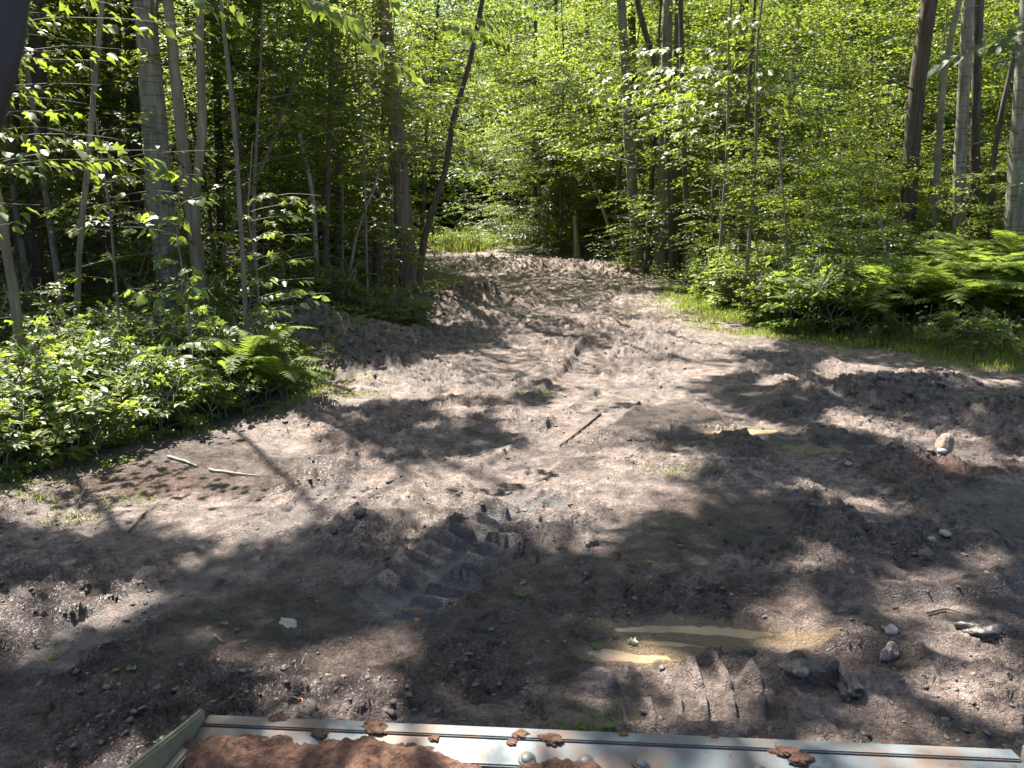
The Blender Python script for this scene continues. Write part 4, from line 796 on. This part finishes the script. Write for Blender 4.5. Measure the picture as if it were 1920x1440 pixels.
# ------------------------------------------------------------------ near leafy branches, leaf by leaf
LEAFM = {}
def leaf_mesh(kind, mat, var):
    k = (kind, mat.name, var)
    if k not in LEAFM:
        tv, tf = TPL[kind]; r_ = np.random.default_rng(var + 5); V = tv.copy(); V[:, 2] += .05 * r_.normal(size=len(V)) * (V[:, 0] > .1); V[:, 2] -= V[:, 0] ** 2 * .12 * var
        LEAFM[k] = mesh_np('leaf', V, tf, True, [mat])
    return LEAFM[k]
def leafy_branch(root, a, b, n, size, kind, mat, seed, width=.22, droop=.15, r0=.006, hang=.25, tilt=.35):
    """branch from a to b (world) with its own leaf objects"""
    rng = np.random.default_rng(seed); loc = np.array(root.location); a = np.array(a); b = np.array(b); L = np.linalg.norm(b - a)
    s = np.linspace(0, 1, 8)[:, None]; pts = a + (b - a) * s + np.array([0, 0, 1.]) * L * droop * (s - s ** 2) * 1.4 + rng.normal(size=(8, 3)) * .012 * L
    pts = resample(pts, 12); V, F = tube(pts, np.linspace(r0, .002, 12), 5); br = obj('branch', mesh_np('branch', V - loc, F, True, [M_TWIG]), root)
    pos, fw, nr, sz = sprays(rng, pts[3:4], (pts[-1] - pts[3])[None], np.linalg.norm(pts[-1] - pts[3]) * .95, n, size, width, tilt, .05)
    fw[:, 2] -= hang
    t = np.linspace(0.2, 1, n)
    for i in range(n):
        f = Vector(fw[i]).normalized(); nn = Vector(nr[i]); nn = (nn - f * nn.dot(f)).normalized(); sd_ = nn.cross(f)
        M = Matrix(((f.x, sd_.x, nn.x, 0), (f.y, sd_.y, nn.y, 0), (f.z, sd_.z, nn.z, 0), (0, 0, 0, 1)))
        o = obj('leaf', leaf_mesh(kind, mat, int(rng.integers(0, 3))), br); o.matrix_local = Matrix.Translation(Vector(pos[i] - loc)) @ M @ Matrix.Scale(float(sz[i]), 4)
    return br
def bt(name, label, x, y, h, r, mat, seed, cat='tree'):
    b = np.array([x, y, nearz(x, y)]); root = thing(name, label, cat, tuple(b)); rng = np.random.default_rng(seed)
    pts = b + np.array([[0, 0, 0], [.05, 0, h * .4], [-.05, .1, h * .7], [.1, 0, h]]); path = resample(pts, 24); V, F = tube(path, np.linspace(r, r * .3, 24), 10, .06, rng)
    obj('trunk', mesh_np('trunk', V - b, F, True, [mat]), root); return root, path
def at_h(path, z): return path[np.argmin(abs(path[:, 2] - z))]
# maple left of the frame, its sprays reach in
mt_, mp_ = bt('maple_tree', 'young maple at the left border whose layered yellow-green sprays reach in front of the trunks', -5.3, 6.6, 6.5, .05, M_PALE, 401)
for i, (q, Y, n, ms) in enumerate([((350, 45), 6.6, 16, .105), ((270, 15), 7.0, 12, .105), ((235, 88), 6.9, 16, .095), ((215, 118), 6.7, 14, .095), ((105, 28), 6.3, 10, .10), ((130, 100), 6.3, 9, .10), ((185, 158), 6.8, 16, .095), ((100, 172), 6.3, 10, .10),
                                   ((135, 205), 6.5, 14, .095), ((160, 190), 7.1, 10, .10), ((300, 285), 6.4, 22, .12), ((230, 262), 6.9, 16, .11), ((130, 250), 6.2, 14, .10), ((150, 315), 6.5, 9, .12), ((60, 385), 6.3, 9, .11), ((60, 300), 6.0, 10, .11), ((250, 300), 7.0, 12, .11), ((50, 590), 7.4, 10, .11), ((40, 420), 6.6, 9, .11)]):
    e = P(*q, Y); s_ = at_h(mp_, e[2] - .15) if i != 1 else at_h(mp_, e[2]); s2 = s_ + (e - s_) * .35
    leafy_branch(mt_, s2 if (e[0] - s_[0]) > 1.6 else s_, e, n, ms, 'maple' if i % 2 else 'ovate', M_MAPLE, 410 + i, .3, .12)
# basswood hanging into the top of the picture
bt_, bp_ = bt('basswood_tree', 'basswood with big pale heart-shaped leaves hanging at the top of the view', -3.0, 8.6, 6.5, .03, M_TWIG, 402)
for i, (p0, q, Y, n) in enumerate([((500, -30), (720, 55), 7.0, 20), ((560, -10), (660, 40), 6.8, 12), ((690, 105), (775, 135), 7.2, 7), ((640, 60), (735, 95), 7.0, 10), ((380, -40), (450, 20), 7.0, 8), ((320, -20), (400, 12), 7.2, 8), ((850, 50), (975, 85), 9.5, 18), ((820, 40), (900, 60), 9.3, 10), ((720, -30), (745, 10), 7.4, 4), ((860, 30), (940, 50), 9.6, 10)]):
    leafy_branch(bt_, P(*p0, Y), P(*q, Y - .1), n, .125 if Y < 9 else .13, 'heart', M_BASS, 440 + i, .32, .1, hang=.55, tilt=.5)
# hazel-like shrub with large dull leaves in front of the aspen foot
hz_, hp_ = bt('basswood_sapling', 'sapling with large rounded leaves in front of the foot of the thick aspen', G(320, 760)[0], 8.0, 2.3, .014, M_TWIG, 403)
for i, (q, n) in enumerate([((225, 425), 5), ((300, 315), 8), ((330, 440), 6), ((385, 370), 6), ((290, 480), 8), ((370, 500), 7), ((240, 540), 7), ((400, 590), 8), ((330, 545), 6), ((300, 620), 6), ((390, 540), 5), ((270, 400), 5), ((210, 590), 6), ((345, 400), 5)]):
    e = P(*q, 8.0 + .25 * ((i * 7) % 5 - 2) / 2); leafy_branch(hz_, at_h(hp_, e[2] - .12), e, n, .125, 'heart', M_BASS, 460 + i, .35, .15, hang=.4, tilt=.55)
fx_, fy_ = bt('beech_sapling', 'slim sapling whose flat sprays cross the foot of the forked tan tree', G(250, 700)[0], 8.8, 4.2, .016, M_TWIG, 4031)
for i, (q, n) in enumerate([((250, 330), 14), ((330, 360), 14), ((180, 380), 14), ((400, 330), 14), ((120, 430), 12), ((300, 400), 12), ((200, 470), 12), ((100, 520), 12), ((260, 540), 10), ((420, 280), 12), ((170, 290), 12)]):
    e = P(*q, 8.8 + .3 * ((i * 5) % 4 - 1.5)); leafy_branch(fx_, at_h(fy_, e[2] - .1), e, n, .085, 'ovate', M_SHRUB, 4700 + i, .38, .12)
fz_, fw_ = bt('maple_sapling', 'tall thin maple whose sprays veil the upper shaggy red trunk', P(690, 600, 13.2)[0], 13.2, 6.5, .025, M_TWIG, 4032)
for i, (q, n) in enumerate([((760, 130), 18), ((790, 180), 18), ((640, 150), 18), ((720, 230), 18), ((810, 250), 18), ((620, 260), 16), ((760, 290), 16), ((560, 200), 16), ((680, 60), 16), ((800, 80), 16), ((600, 330), 14), ((850, 210), 16), ((700, 320), 14), ((580, 110), 14), ((540, 290), 14)]):
    e = P(*q, 13.2 + .4 * ((i * 5) % 4 - 1.5)); leafy_branch(fz_, at_h(fw_, e[2] - .1), e, n, .125, 'maple', M_MAPLE, 4800 + i, .38, .12)
# sunlit maple sapling sprays
ms_, mq_ = bt('maple_sapling', 'maple sapling with star-like sprays catching the sun right of the forked tree', G(480, 700)[0], 9.2, 2.6, .016, M_TWIG, 404)
for i, (q, n) in enumerate([((600, 368), 16), ((580, 385), 12), ((560, 405), 12), ((400, 435), 14), ((440, 395), 12), ((520, 430), 12), ((545, 470), 12), ((610, 480), 10), ((460, 470), 10), ((500, 360), 10), ((480, 520), 8), ((590, 440), 9)]):
    e = P(*q, 9.2 + .3 * ((i * 5) % 4 - 1.5)); leafy_branch(ms_, at_h(mq_, e[2] - .1), e, n, .10, 'maple', M_MAPLE, 480 + i, .35, .12)
ml_, mr_ = bt('maple_sapling', 'low sapling of pale toothed leaves leaning over the dark soil mound', G(500, 700)[0], 8.6, 1.2, .012, M_TWIG, 405)
for i, (q, n) in enumerate([((505, 520), 9), ((625, 550), 12), ((480, 565), 10), ((560, 540), 10), ((540, 580), 9), ((500, 590), 8), ((590, 520), 6), ((560, 600), 7)]):
    e = P(*q, 8.5 + .15 * ((i * 5) % 4 - 1.5)); leafy_branch(ml_, at_h(mr_, e[2] - .15), e, n, .115, 'ovate', M_BASS, 500 + i, .35, .1)
# weeds with big leaves in the left bank
bw_, bv_ = bt('milkweed', 'bushy weed with broad paired leaves at the lower edge of the left bank', G(310, 800)[0], G(310, 800)[1] + .1, .75, .010, M_TWIG, 406, 'plant')
for i, (q, n) in enumerate([((410, 640), 8), ((350, 665), 8), ((290, 700), 8), ((380, 690), 8), ((330, 730), 8), ((280, 740), 8), ((390, 730), 7), ((420, 670), 6), ((250, 720), 6), ((340, 770), 6)]):
    e = P(*q, G(310, 800)[1] + .1 + .1 * ((i * 5) % 4 - 1.5)); leafy_branch(bw_, at_h(bv_, e[2] - .1), e, n, .10, 'ovate', M_SHRUB, 520 + i, .4, .15, r0=.004)
# right: near green branch at the border and sunlit sprays over the thicket
rb_, rp_ = bt('ash_tree', 'young ash outside the right border whose green branch crosses the tall pale aspen', 6.0, 7.8, 5.5, .04, M_TWIG, 407)
for i, (p0, q, n) in enumerate([((1950, 60), (1770, 112), 14), ((1950, 80), (1830, 85), 12), ((1960, 40), (1860, 60), 10), ((1950, 100), (1880, 105), 9), ((1960, 60), (1895, 75), 8)]):
    leafy_branch(rb_, P(*p0, 7.6), P(*q, 7.4 - .1 * i), n, .11, 'ovate', M_DARKLEAF, 540 + i, .35, .1)
sp_, sq_ = bt('maple_tree', 'slender maple right of the road bend with bright star-leaf sprays at mid height', 4.3, 16.2, 8, .04, M_TWIG, 408)
for i, (q, n) in enumerate([((1100, 95), 20), ((1230, 120), 22), ((1260, 140), 20), ((1090, 155), 16), ((1265, 190), 18), ((1150, 130), 20), ((1200, 160), 18), ((1240, 225), 14), ((1280, 235), 14), ((1330, 160), 12), ((1210, 215), 12), ((1130, 170), 12)]):
    e = P(*q, 14.8 + .3 * ((i * 5) % 4 - 1.5)); leafy_branch(sp_, at_h(sq_, e[2] + .1), e, n, .17, 'maple', M_MAPLE, 560 + i, .38, .1)
sm_, sn_ = bt('sumac_tree', 'young tree with feathery sunlit sprays above the bright thicket', 4.4, 14.6, 7, .04, M_TWIG, 409)
for i, (q, n) in enumerate([((1345, 40), 14), ((1385, 55), 14), ((1370, 100), 16), ((1350, 140), 16), ((1420, 160), 16), ((1340, 95), 12), ((1520, 170), 16), ((1590, 185), 16), ((1560, 165), 14), ((1480, 200), 14), ((1530, 45), 14), ((1500, 30), 12), ((1440, 130), 12), ((1600, 220), 12)]):
    e = P(*q, 14.4 + .3 * ((i * 5) % 4 - 1.5)); leafy_branch(sm_, at_h(sn_, e[2] + .1), e, n, .17, 'ovate', M_SHRUB, 580 + i, .38, .1)
cm_, cn_ = bt('maple_tree', 'slight maple leaning over the road bend with a bright low spray', -3.0, 17.8, 7, .035, M_TWIG, 4100)
for i, (q, n) in enumerate([((1060, 315), 18), ((1030, 300), 16), ((990, 320), 16), ((940, 330), 14), ((900, 290), 14), ((870, 340), 12), ((960, 280), 12), ((830, 180), 14), ((890, 200), 14), ((850, 270), 12), ((1010, 345), 10)]):
    e = P(*q, 16.8 + .3 * ((i * 5) % 4 - 1.5)); leafy_branch(cm_, at_h(cn_, e[2] + .1), e, n, .17, 'maple', M_MAPLE, 600 + i, .38, .1)

# ------------------------------------------------------------------ loose mud, stones, sticks
def rock_mesh(name, r, mat, seed, sub=2, rough=.35, flat=(1, 1, .7)):
    import bmesh
    bm = bmesh.new(); bmesh.ops.create_icosphere(bm, subdivisions=sub, radius=1); V = np.array([v.co[:] for v in bm.verts]); F = np.array([[v.index for v in f.verts] for f in bm.faces]); bm.free()
    a = seed * 3.1; n = fbm(V[:, 0] * 1.7 + a + V[:, 2], V[:, 1] * 1.7 + a - V[:, 2] * .7, 4, seed, .6); V = V * (1 + rough * 2 * (n - .5))[:, None] * flat * r
    return mesh_np(name, V, F, sub > 3, [mat])
def top_at(x, y): return float(Hfull(np.array([x]), np.array([y]))[0][0])
def clods():
    rng = np.random.default_rng(55); base = []; r9 = np.random.default_rng(4)
    for s in range(6):
        me = rock_mesh('t', 1, M_CLOD, 700 + s, 1, .3); V = np.array([v.co[:] for v in me.vertices]); F = np.array([list(p.vertices) for p in me.polygons]); V = V * (.55 + .75 * r9.random((len(V), 1))); base.append((V, F)); bpy.data.meshes.remove(me)
    for nm, mat, N, lab in (('mud_clods', M_CLOD, 6000, 'loose brown clods of mud crumbled over the clearing'), ('wet_mud_clods', M_DARKCLOD, 1800, 'dark wet crumbs of mud thrown up beside the ruts')):
        y = 2.4 + (rng.random(N) ** 1.6) * 14; x = rng.uniform(-1, 1, N) * (y * .72 + .3)
        ch = fbm(x * .85, y * .85, 3, 31); k = (rng.random(N) < sst(.38, .62, ch) * .9 + .1) & (x > edge_l(y) + .1) & (x < edge_r(y) - .1); 
        for p in PUD: k &= puddle_d(x, y, p) > 1.15
        x, y = x[k], y[k]; z = Hfull(x, y)[0]; B = MB()
        sz = .004 + .012 * rng.random(len(x)) ** 4 + y * .0006
        for i in range(len(x)):
            V, F = base[i % 6]; a = rng.random() * 6.28; c, s = cos(a), sin(a); q = V * sz[i] * [1.5, 1.0, .55]; q = np.stack([q[:, 0] * c - q[:, 1] * s, q[:, 0] * s + q[:, 1] * c, q[:, 2]], -1) + [x[i], y[i], z[i] + sz[i] * .2]; B.add(q, F)
        tag(obj(nm[:-1] + 's' if False else nm, B.mesh(nm, mat, False)), lab, None, None, 'stuff')
    # lumpy chunks over the soil mounds
    B = MB()
    for cx, cy, a, sx, sy, r in MOUNDS:
        n = int(30 + 120 * a); xs = cx + rng.normal(size=n) * sx * .62; ys = cy + rng.normal(size=n) * sy * .6; zs = Hfull(xs, ys)[0]
        for i in range(n):
            V, F = base[i % 6]; s_ = (.015 + .075 * rng.random() ** 3) * (.45 + a); an = rng.random() * 6.28; c, s = cos(an), sin(an); q = V * s_; q = np.stack([q[:, 0] * c - q[:, 1] * s, q[:, 0] * s + q[:, 1] * c, q[:, 2]], -1) + [xs[i], ys[i], zs[i] + s_ * .3]; B.add(q, F)
    tag(obj('soil_lumps', B.mesh('soil_lumps', M_CLOD, False)), 'rough lumps of torn soil heaped on the mounds beside the road', None, None, 'stuff')
clods()
def stone(nm, px, py, r, mat, lab, cat, seed, flat=(1, .8, .6), sink=.3, sub=3, rough=.55, rot=None, grp=None):
    g_ = G(px, py); z = top_at(g_[0], g_[1]); o = obj(nm, rock_mesh(nm, r, mat, seed, sub, rough, flat)); o.location = (g_[0], g_[1], z + r * flat[2] * (.75 - sink)); o.rotation_euler = rot or (0, 0, seed * 1.3); return tag(o, lab, cat, grp)
stone('mud_clod', 1766, 862, .075, M_PINK, 'upright pinkish knob of torn mud standing at the edge of the broad puddle', 'mud clod', 801, (.85, .7, 1.25), .2, 4, .75)
stone('rock', 1762, 869, .035, M_ROCK, 'small pale stone lodged at the foot of the upright mud knob', 'rock', 802, (1, .8, .7), .2)
stone('rock', 1672, 1183, .036, M_ROCK, 'white flat-topped stone in the wet mud right of the tan puddle', 'rock', 803, (1.25, .8, .5), .35)
stone('rock', 1590, 872, .03, M_ROCK, 'rounded grey stone poking from the mud left of the upright knob', 'rock', 804, (1.1, .8, .6), .4)
stone('rock', 1562, 860, .025, M_ROCK, 'little flat stone behind the rounded grey stone', 'rock', 805, (1.2, .8, .4), .3)
stone('rock', 1772, 1000, .034, M_ROCK, 'pair-lobed grey stone on the shaded mud at the right', 'rock', 806, (1.2, .8, .6), .3)
stone('rock', 1748, 1003, .022, M_ROCK, 'smaller stone touching the pair-lobed grey stone', 'rock', 807, (1.1, .8, .7), .3)
stone('mud_clod', 1735, 1040, .05, M_CLOD, 'pale rounded clod right of the diagonal light streak', 'mud clod', 808, (1.1, .8, .7), .3, 3, .5)
stone('rock', 540, 1162, .05, M_ROCK, 'flat grey stone nearly level with dark mud in front of the slurry track', 'rock', 809, (1.3, .7, .2), .65)
stone('mud_clod', 675, 972, .045, M_DARKCLOD, 'round dark clod alone on the rut shoulder in sun', 'mud clod', 810, (1, .9, .85), .25, 3, .35)
stone('mud_clod', 618, 995, .055, M_DARKCLOD, 'dark clod left of the round one on the rut shoulder', 'mud clod', 811, (1.1, .9, .7), .3, 3, .5)
stone('red_stone', 783, 1147, .016, M_RED, 'tiny orange stone at the lower end of the slurry track', 'stone', 812, (1.2, .9, .7), .2, 2)
stone('mud_clod', 1110, 1012, .045, M_CLOD, 'lumpy clod in the small sunny patch beyond the slurry track', 'mud clod', 813, (1.1, .8, .9), .3, 4, .7)
stone('rock', 893, 562, .085, M_PINK, 'pale mud lump added for the sunlit face of the mound', 'boulder', 814, (.9, .7, 1.0), .1, 4, .5)  # added lump, its pale colour stands for sun on the mound's face
stone('rock', 940, 560, .06, M_CLOD, 'smaller boulder of mud at the right end of the sunlit mound', 'boulder', 815, (1.0, .7, .9), .1, 4, .6)
for i, (px, py, r) in enumerate([(1655, 735, .055), (1700, 748, .05), (1760, 738, .06), (1600, 745, .04), (1640, 760, .04), (1700, 720, .045), (1770, 700, .05)]):
    stone('mud_clod', px, py, r, M_CLOD if i % 2 else M_DARKCLOD, ['jagged clod at the top left of the churned heap by the right rut', 'jagged clod in the middle of the churned heap', 'dark block at the right end of the churned heap', 'low clod at the left foot of the churned heap', 'wet clod over the dark pit of the churned heap', 'crumbly clod on the back of the churned heap', 'sunlit knob farthest back behind the churned heap'][i], 'mud clod', 820 + i, (1.2, .9, .75), .35, 4, .8)
# torn standing slab near the bucket
for i, (px, py, r, fl, lab) in enumerate([(1668, 1225, .055, (.45, 1.0, .8), 'torn reddish slab of mud standing on edge behind the round puddle'), (1500, 1275, .065, (1.3, .9, .3), 'cracked dark slab of mud lifted in front of the round puddle'), (1590, 1290, .07, (1.2, .6, .5), 'small broken slab below the round puddle'), (1840, 1190, .07, (1.2, .8, .7), 'brown broken clod at the right border above the bucket')]):
    stone('mud_slab', px, py, r, M_DARKCLOD if i != 0 else M_PINK, lab, 'mud slab', 840 + i, fl, .5, 4, .9)
def stick(pts, r, mat, lab, cat='stick', nm='stick', lift=.012, sd=0):
    q = resample(np.array([G(*p) for p in pts]), 12); q[:, 2] = Hfull(q[:, 0], q[:, 1])[0] + lift; q[:, 2] = np.convolve(np.r_[q[0, 2], q[:, 2], q[-1, 2]], [.25, .5, .25], 'valid')
    V, F = tube(q - q[0], np.linspace(r, r * .5, 12), 6, .2, np.random.default_rng(sd)); o = obj(nm, mesh_np(nm, V, F, True, [mat])); o.location = q[0]; return tag(o, lab, cat)
stick([(315, 853), (345, 860), (368, 868)], .014, M_DEAD, 'short pale stick lying below the left bank of plants')
stick([(392, 872), (430, 882), (486, 886)], .013, M_DEAD, 'longer pale stick right of the short one in the sun')
stick([(1125, 775), (1085, 808), (1050, 833)], .012, M_BROWN, 'dark thin root along the edge of the smooth mud step')
stick([(535, 1312), (560, 1316), (570, 1328), (568, 1342)], .003, M_RED, 'orange rootlet curling up beside the bucket lip', 'root', 'rootlet', .02)
stick([(400, 1183), (416, 1196)], .004, M_DEAD, 'short straw on the dark mud right of the sunny patch')
stick([(912, 1190), (945, 1183)], .003, M_GRASS, 'pale green straw on dark mud below the slurry track')
stick([(1440, 870), (1446, 895)], .003, M_DEAD, 'thin straw upright in the shaded centre mud')
stick([(1740, 1150), (1775, 1140), (1800, 1150)], .006, M_BROWN, 'dark root end at the long mud ridge')
stick([(1900, 760), (1860, 790)], .008, M_DEAD, 'bare twig sticking out of the dark heap at the right border')
stick([(1915, 770), (1880, 795)], .006, M_DEAD, 'second bare twig below the first on the dark heap')
stick([(640, 690), (700, 700), (760, 690)], .012, M_TWIG, 'root trailing out of the shaded soil bank')
stick([(160, 905), (150, 930), (140, 950)], .004, M_DEAD, 'dry stalk in the flattened grass at the left')
stick([(240, 990), (270, 960), (300, 940)], .006, M_BROWN, 'dark twig crossing the edge of the left shade')
for i, (px, py, s_, lab) in enumerate([(90, 1222, .05, 'green leaf lying alone on the dark mud at lower left'), (245, 1250, .05, 'faint green leaf beside a second blade at lower left'), (225, 1248, .04, 'thin green blade at lower left'), (1178, 1193, .05, 'bright green sprout leaf left of the tan puddle'), (1118, 1205, .05, 'bluish green leaf on mud left of the bright sprout'), (1155, 1357, .06, 'grey-green leaf lying near the bucket lip'), (1085, 1352, .06, 'pale crumpled leaf near the bucket lip left of the grey-green one'), (965, 1110, .05, 'green clover leaf at the side of the slurry track'), (985, 1113, .04, 'second clover leaf at the side of the slurry track'), (1005, 738, .10, 'bright leafy sprout on the clod ridge in mid clearing'), (1020, 735, .09, 'lower leaf of the bright sprout on the clod ridge'), (1220, 1055, .035, 'tiny yellow-green leaf on the shaded centre mud'), (620, 1268, .03, 'pale leaf scrap in the sunny patch near the bucket'), (415, 1160, .04, 'green blade right of the sunny left patch')]):
    g_ = G(px, py); o = obj('fallen_leaf', leaf_mesh('heart' if i % 3 else 'maple', M_BASS if i % 2 else M_SHRUB, i % 3)); o.location = (g_[0], g_[1], top_at(g_[0], g_[1]) + .012); o.scale = (s_,) * 3; o.rotation_euler = (.25, -.2, i * 1.9); tag(o, lab, 'leaf')

# ------------------------------------------------------------------ loader bucket at the bottom of the view
ZB = .34
BL = G(392, 1339, ZB); BR = G(1905, 1404, ZB); e = BR - BL; BW = float(np.linalg.norm(e)); ex = e / BW; ey = np.array([-ex[1], ex[0], 0]); ez = np.array([0, 0, 1.])   # ey points away from the camera
bkt = thing('loader_bucket', 'pale worn steel loader bucket edge with bolts, half full of red-brown soil', 'bucket', tuple(BL))
bkt.rotation_euler = (0, 0, math.atan2(ex[1], ex[0]))
def extr(name, prof, mat, x0=0., x1=None, bevel=.004, parent=bkt):
    """profile [(y,z)] closed, extruded along local x"""
    import bmesh
    x1 = BW if x1 is None else x1; bm = bmesh.new(); a = [bm.verts.new((x0, y, z)) for y, z in prof]; b = [bm.verts.new((x1, y, z)) for y, z in prof]; n = len(prof)
    bm.faces.new(a); bm.faces.new(b[::-1])
    for i in range(n): bm.faces.new((a[i], b[i], b[(i + 1) % n], a[(i + 1) % n]))
    bmesh.ops.recalc_face_normals(bm, faces=bm.faces)
    if bevel: bmesh.ops.bevel(bm, geom=list(bm.edges), offset=bevel, segments=2, affect='EDGES')
    me = bpy.data.meshes.new(name); bm.to_mesh(me); bm.free(); me.materials.append(mat); return obj(name, me, parent)
extr('cutting_edge', [(0, 0), (-.055, .006), (-.055, -.022), (0, -.012)], M_STEEL, .0, BW - .012)
extr('edge_plate', [(-.058, .001), (-.150, -.016), (-.150, -.040), (-.058, -.023)], M_STEEL, 0, BW)
extr('floor_plate', [(-.152, -.028), (-.40, -.085), (-.80, -.13), (-.80, -.15), (-.40, -.105), (-.152, -.045)], M_PLATE, .02, BW - .02, .002)
extr('back_plate', [(-.80, -.13), (-.98, -.02), (-1.05, .25), (-1.07, .25), (-1.0, -.03), (-.80, -.15)], M_PLATE, .02, BW - .02, .002)
for x0, x1, nm in ((-.022, .0, 'side_plate'), (BW, BW + .035, 'side_plate')):
    extr(nm, [(-.02, -.03), (-.02, .035), (-.14, .065), (-.60, .20), (-1.05, .33), (-1.05, .0), (-.8, -.16), (-.2, -.08)], M_OLIVE, x0, x1, .006)
extr('side_rib', [(-.17, -.02), (-.17, .02), (-.75, .10), (-.75, .04)], M_OLIVE, .0, .035, .006)
def bolt(u):
    import bmesh
    bm = bmesh.new(); bmesh.ops.create_uvsphere(bm, u_segments=14, v_segments=8, radius=.019)
    for v in bm.verts: v.co.z = max(v.co.z, 0) * .62
    r2 = bmesh.ops.create_cone(bm, cap_ends=True, segments=16, radius1=.027, radius2=.026, depth=.004); bmesh.ops.translate(bm, verts=r2['verts'], vec=(0, 0, -.001))
    me = bpy.data.meshes.new('bolt'); bm.to_mesh(me); bm.free(); me.materials.append(M_STEEL)
    for p in me.polygons: p.use_smooth = True
    return me
BM_ = bolt(0)
for px, py in [(503, 1378), (696, 1388), (790, 1393), (990, 1402), (1096, 1408), (1199, 1412), (1414, 1424), (1525, 1430), (1747, 1438), (1867, 1442)]:
    w = G(px, py, ZB - .013) - BL; u = float(w @ ex); o = obj('bolt', BM_, bkt); o.location = (u, -.128, -.008); o.rotation_euler = (-.18 + pi * 0, 0, px)
def soil_heap():
    rng = np.random.default_rng(9); nx, ny = 300, 90; u = np.linspace(.005, BW - .03, nx); v = np.linspace(0, 1, ny); U, Vv = np.meshgrid(u, v); yy = -.09 - Vv * .80
    plate = np.interp(-yy, [.058, .15, .4, .8, .98], [.001, -.016, -.085, -.13, -.02])
    left = sst(.95, .55, U / BW * 2.3)                                                    # deep on the left, patches on the right
    n = fbm(U * 5, yy * 5, 4, 3); n2 = fbm(U * 22, yy * 22, 4, 4, .6)
    edge = sst(-.115, -.19, yy + .05 * (fbm(U * 9, yy * 3, 3, 6) - .5) * 2)
    h = left * (.035 + .07 * Vv) * edge + (n - .5) * .05 + .04 * (n2 - .5) + .012 * (fbm(U * 60, yy * 60, 3, 14, .7) - .5)
    right = (1 - left) * (-.03 + .055 * sst(.42, .62, fbm(U * 7 + 3, yy * 5, 3, 8)) * sst(-.10, -.2, yy) + .05 * Vv)
    bl = 0
    for px, ww in ((990, .05), (1096, .07), (1199, .06), (790, .07), (1480, .09), (1560, .06), (1414, .05), (650, .12), (420, .10), (1040, .05), (700, .05), (1530, .05)):
        uu = float((G(px, 1410, ZB) - BL) @ ex); bl = bl + .04 * np.exp(-((U - uu) / ww) ** 2) * sst(-.085, -.16, yy)
    z = plate + h + right + bl - .024 * (1 - left)
    V = np.stack([U, yy, z], -1).reshape(-1, 3); i = np.arange(ny - 1)[:, None] * nx; j = np.arange(nx - 1)[None]
    F = np.stack([i + j, i + nx + j, i + nx + j + 1, i + j + 1], -1).reshape(-1, 4)
    o = obj('red_soil_heap', mesh_np('red_soil_heap', V, F, True, [M_REDSOIL])); o.location = BL; o.rotation_euler = bkt.rotation_euler; tag(o, 'red-brown soil lying in the loader bucket, deep at its left end', 'soil')
soil_heap()
for i, (px, py, r, lab) in enumerate([(705, 1368, .030, 'stuck on the lip above the third of its bolts'), (695, 1358, .018, 'thin smear at the top of the lip'), (975, 1378, .018, 'small round blob on the lip'), (1035, 1388, .026, 'flat patch on the lip right of the round blob'), (960, 1392, .012, 'tiny blob under the round one'), (815, 1384, .014, 'blob beside a bolt near the middle'), (520, 1348, .018, 'smear on the top edge near the left end'), (1170, 1378, .010, 'scrap on the top edge'), (1340, 1382, .008, 'orange scrap on the top edge'), (1470, 1410, .028, 'hump of soil rising over the lip at right'), (600, 1376, .02, 'lump spilling over the lip at left'), (1500, 1420, .03, 'lump beside the hump at right')]):
    g_ = G(px, py, ZB + .0); w = g_ - BL; yl = float(w @ ey); zl = .004 if yl > -.058 else np.interp(-yl, [.058, .15], [.002, -.014])
    o = obj('soil_patch', rock_mesh('soil_patch', r, M_REDSOIL, 900 + i, 4, .75, (1.25, .9, .30))); o.location = (g_[0], g_[1], ZB + zl + .001); tag(o, 'red-brown soil patch, ' + lab, 'soil')

# dark cab post at the left edge
def cab_post():
    pts = np.array([P(26, -60, .62), P(14, 60, .61), P(-4, 140, .60), P(-24, 215, .60), P(-70, 300, .60)]); q = resample(pts, 20)
    V, F = tube(q - q[0], np.full(20, .012), 14); o = obj('cab_grab_bar', mesh_np('cab_grab_bar', V, F, True, [M_BLACK])); o.location = q[0]
    tag(o, 'blurred black bar of the machine cab in the upper left corner', 'bar')
cab_post()
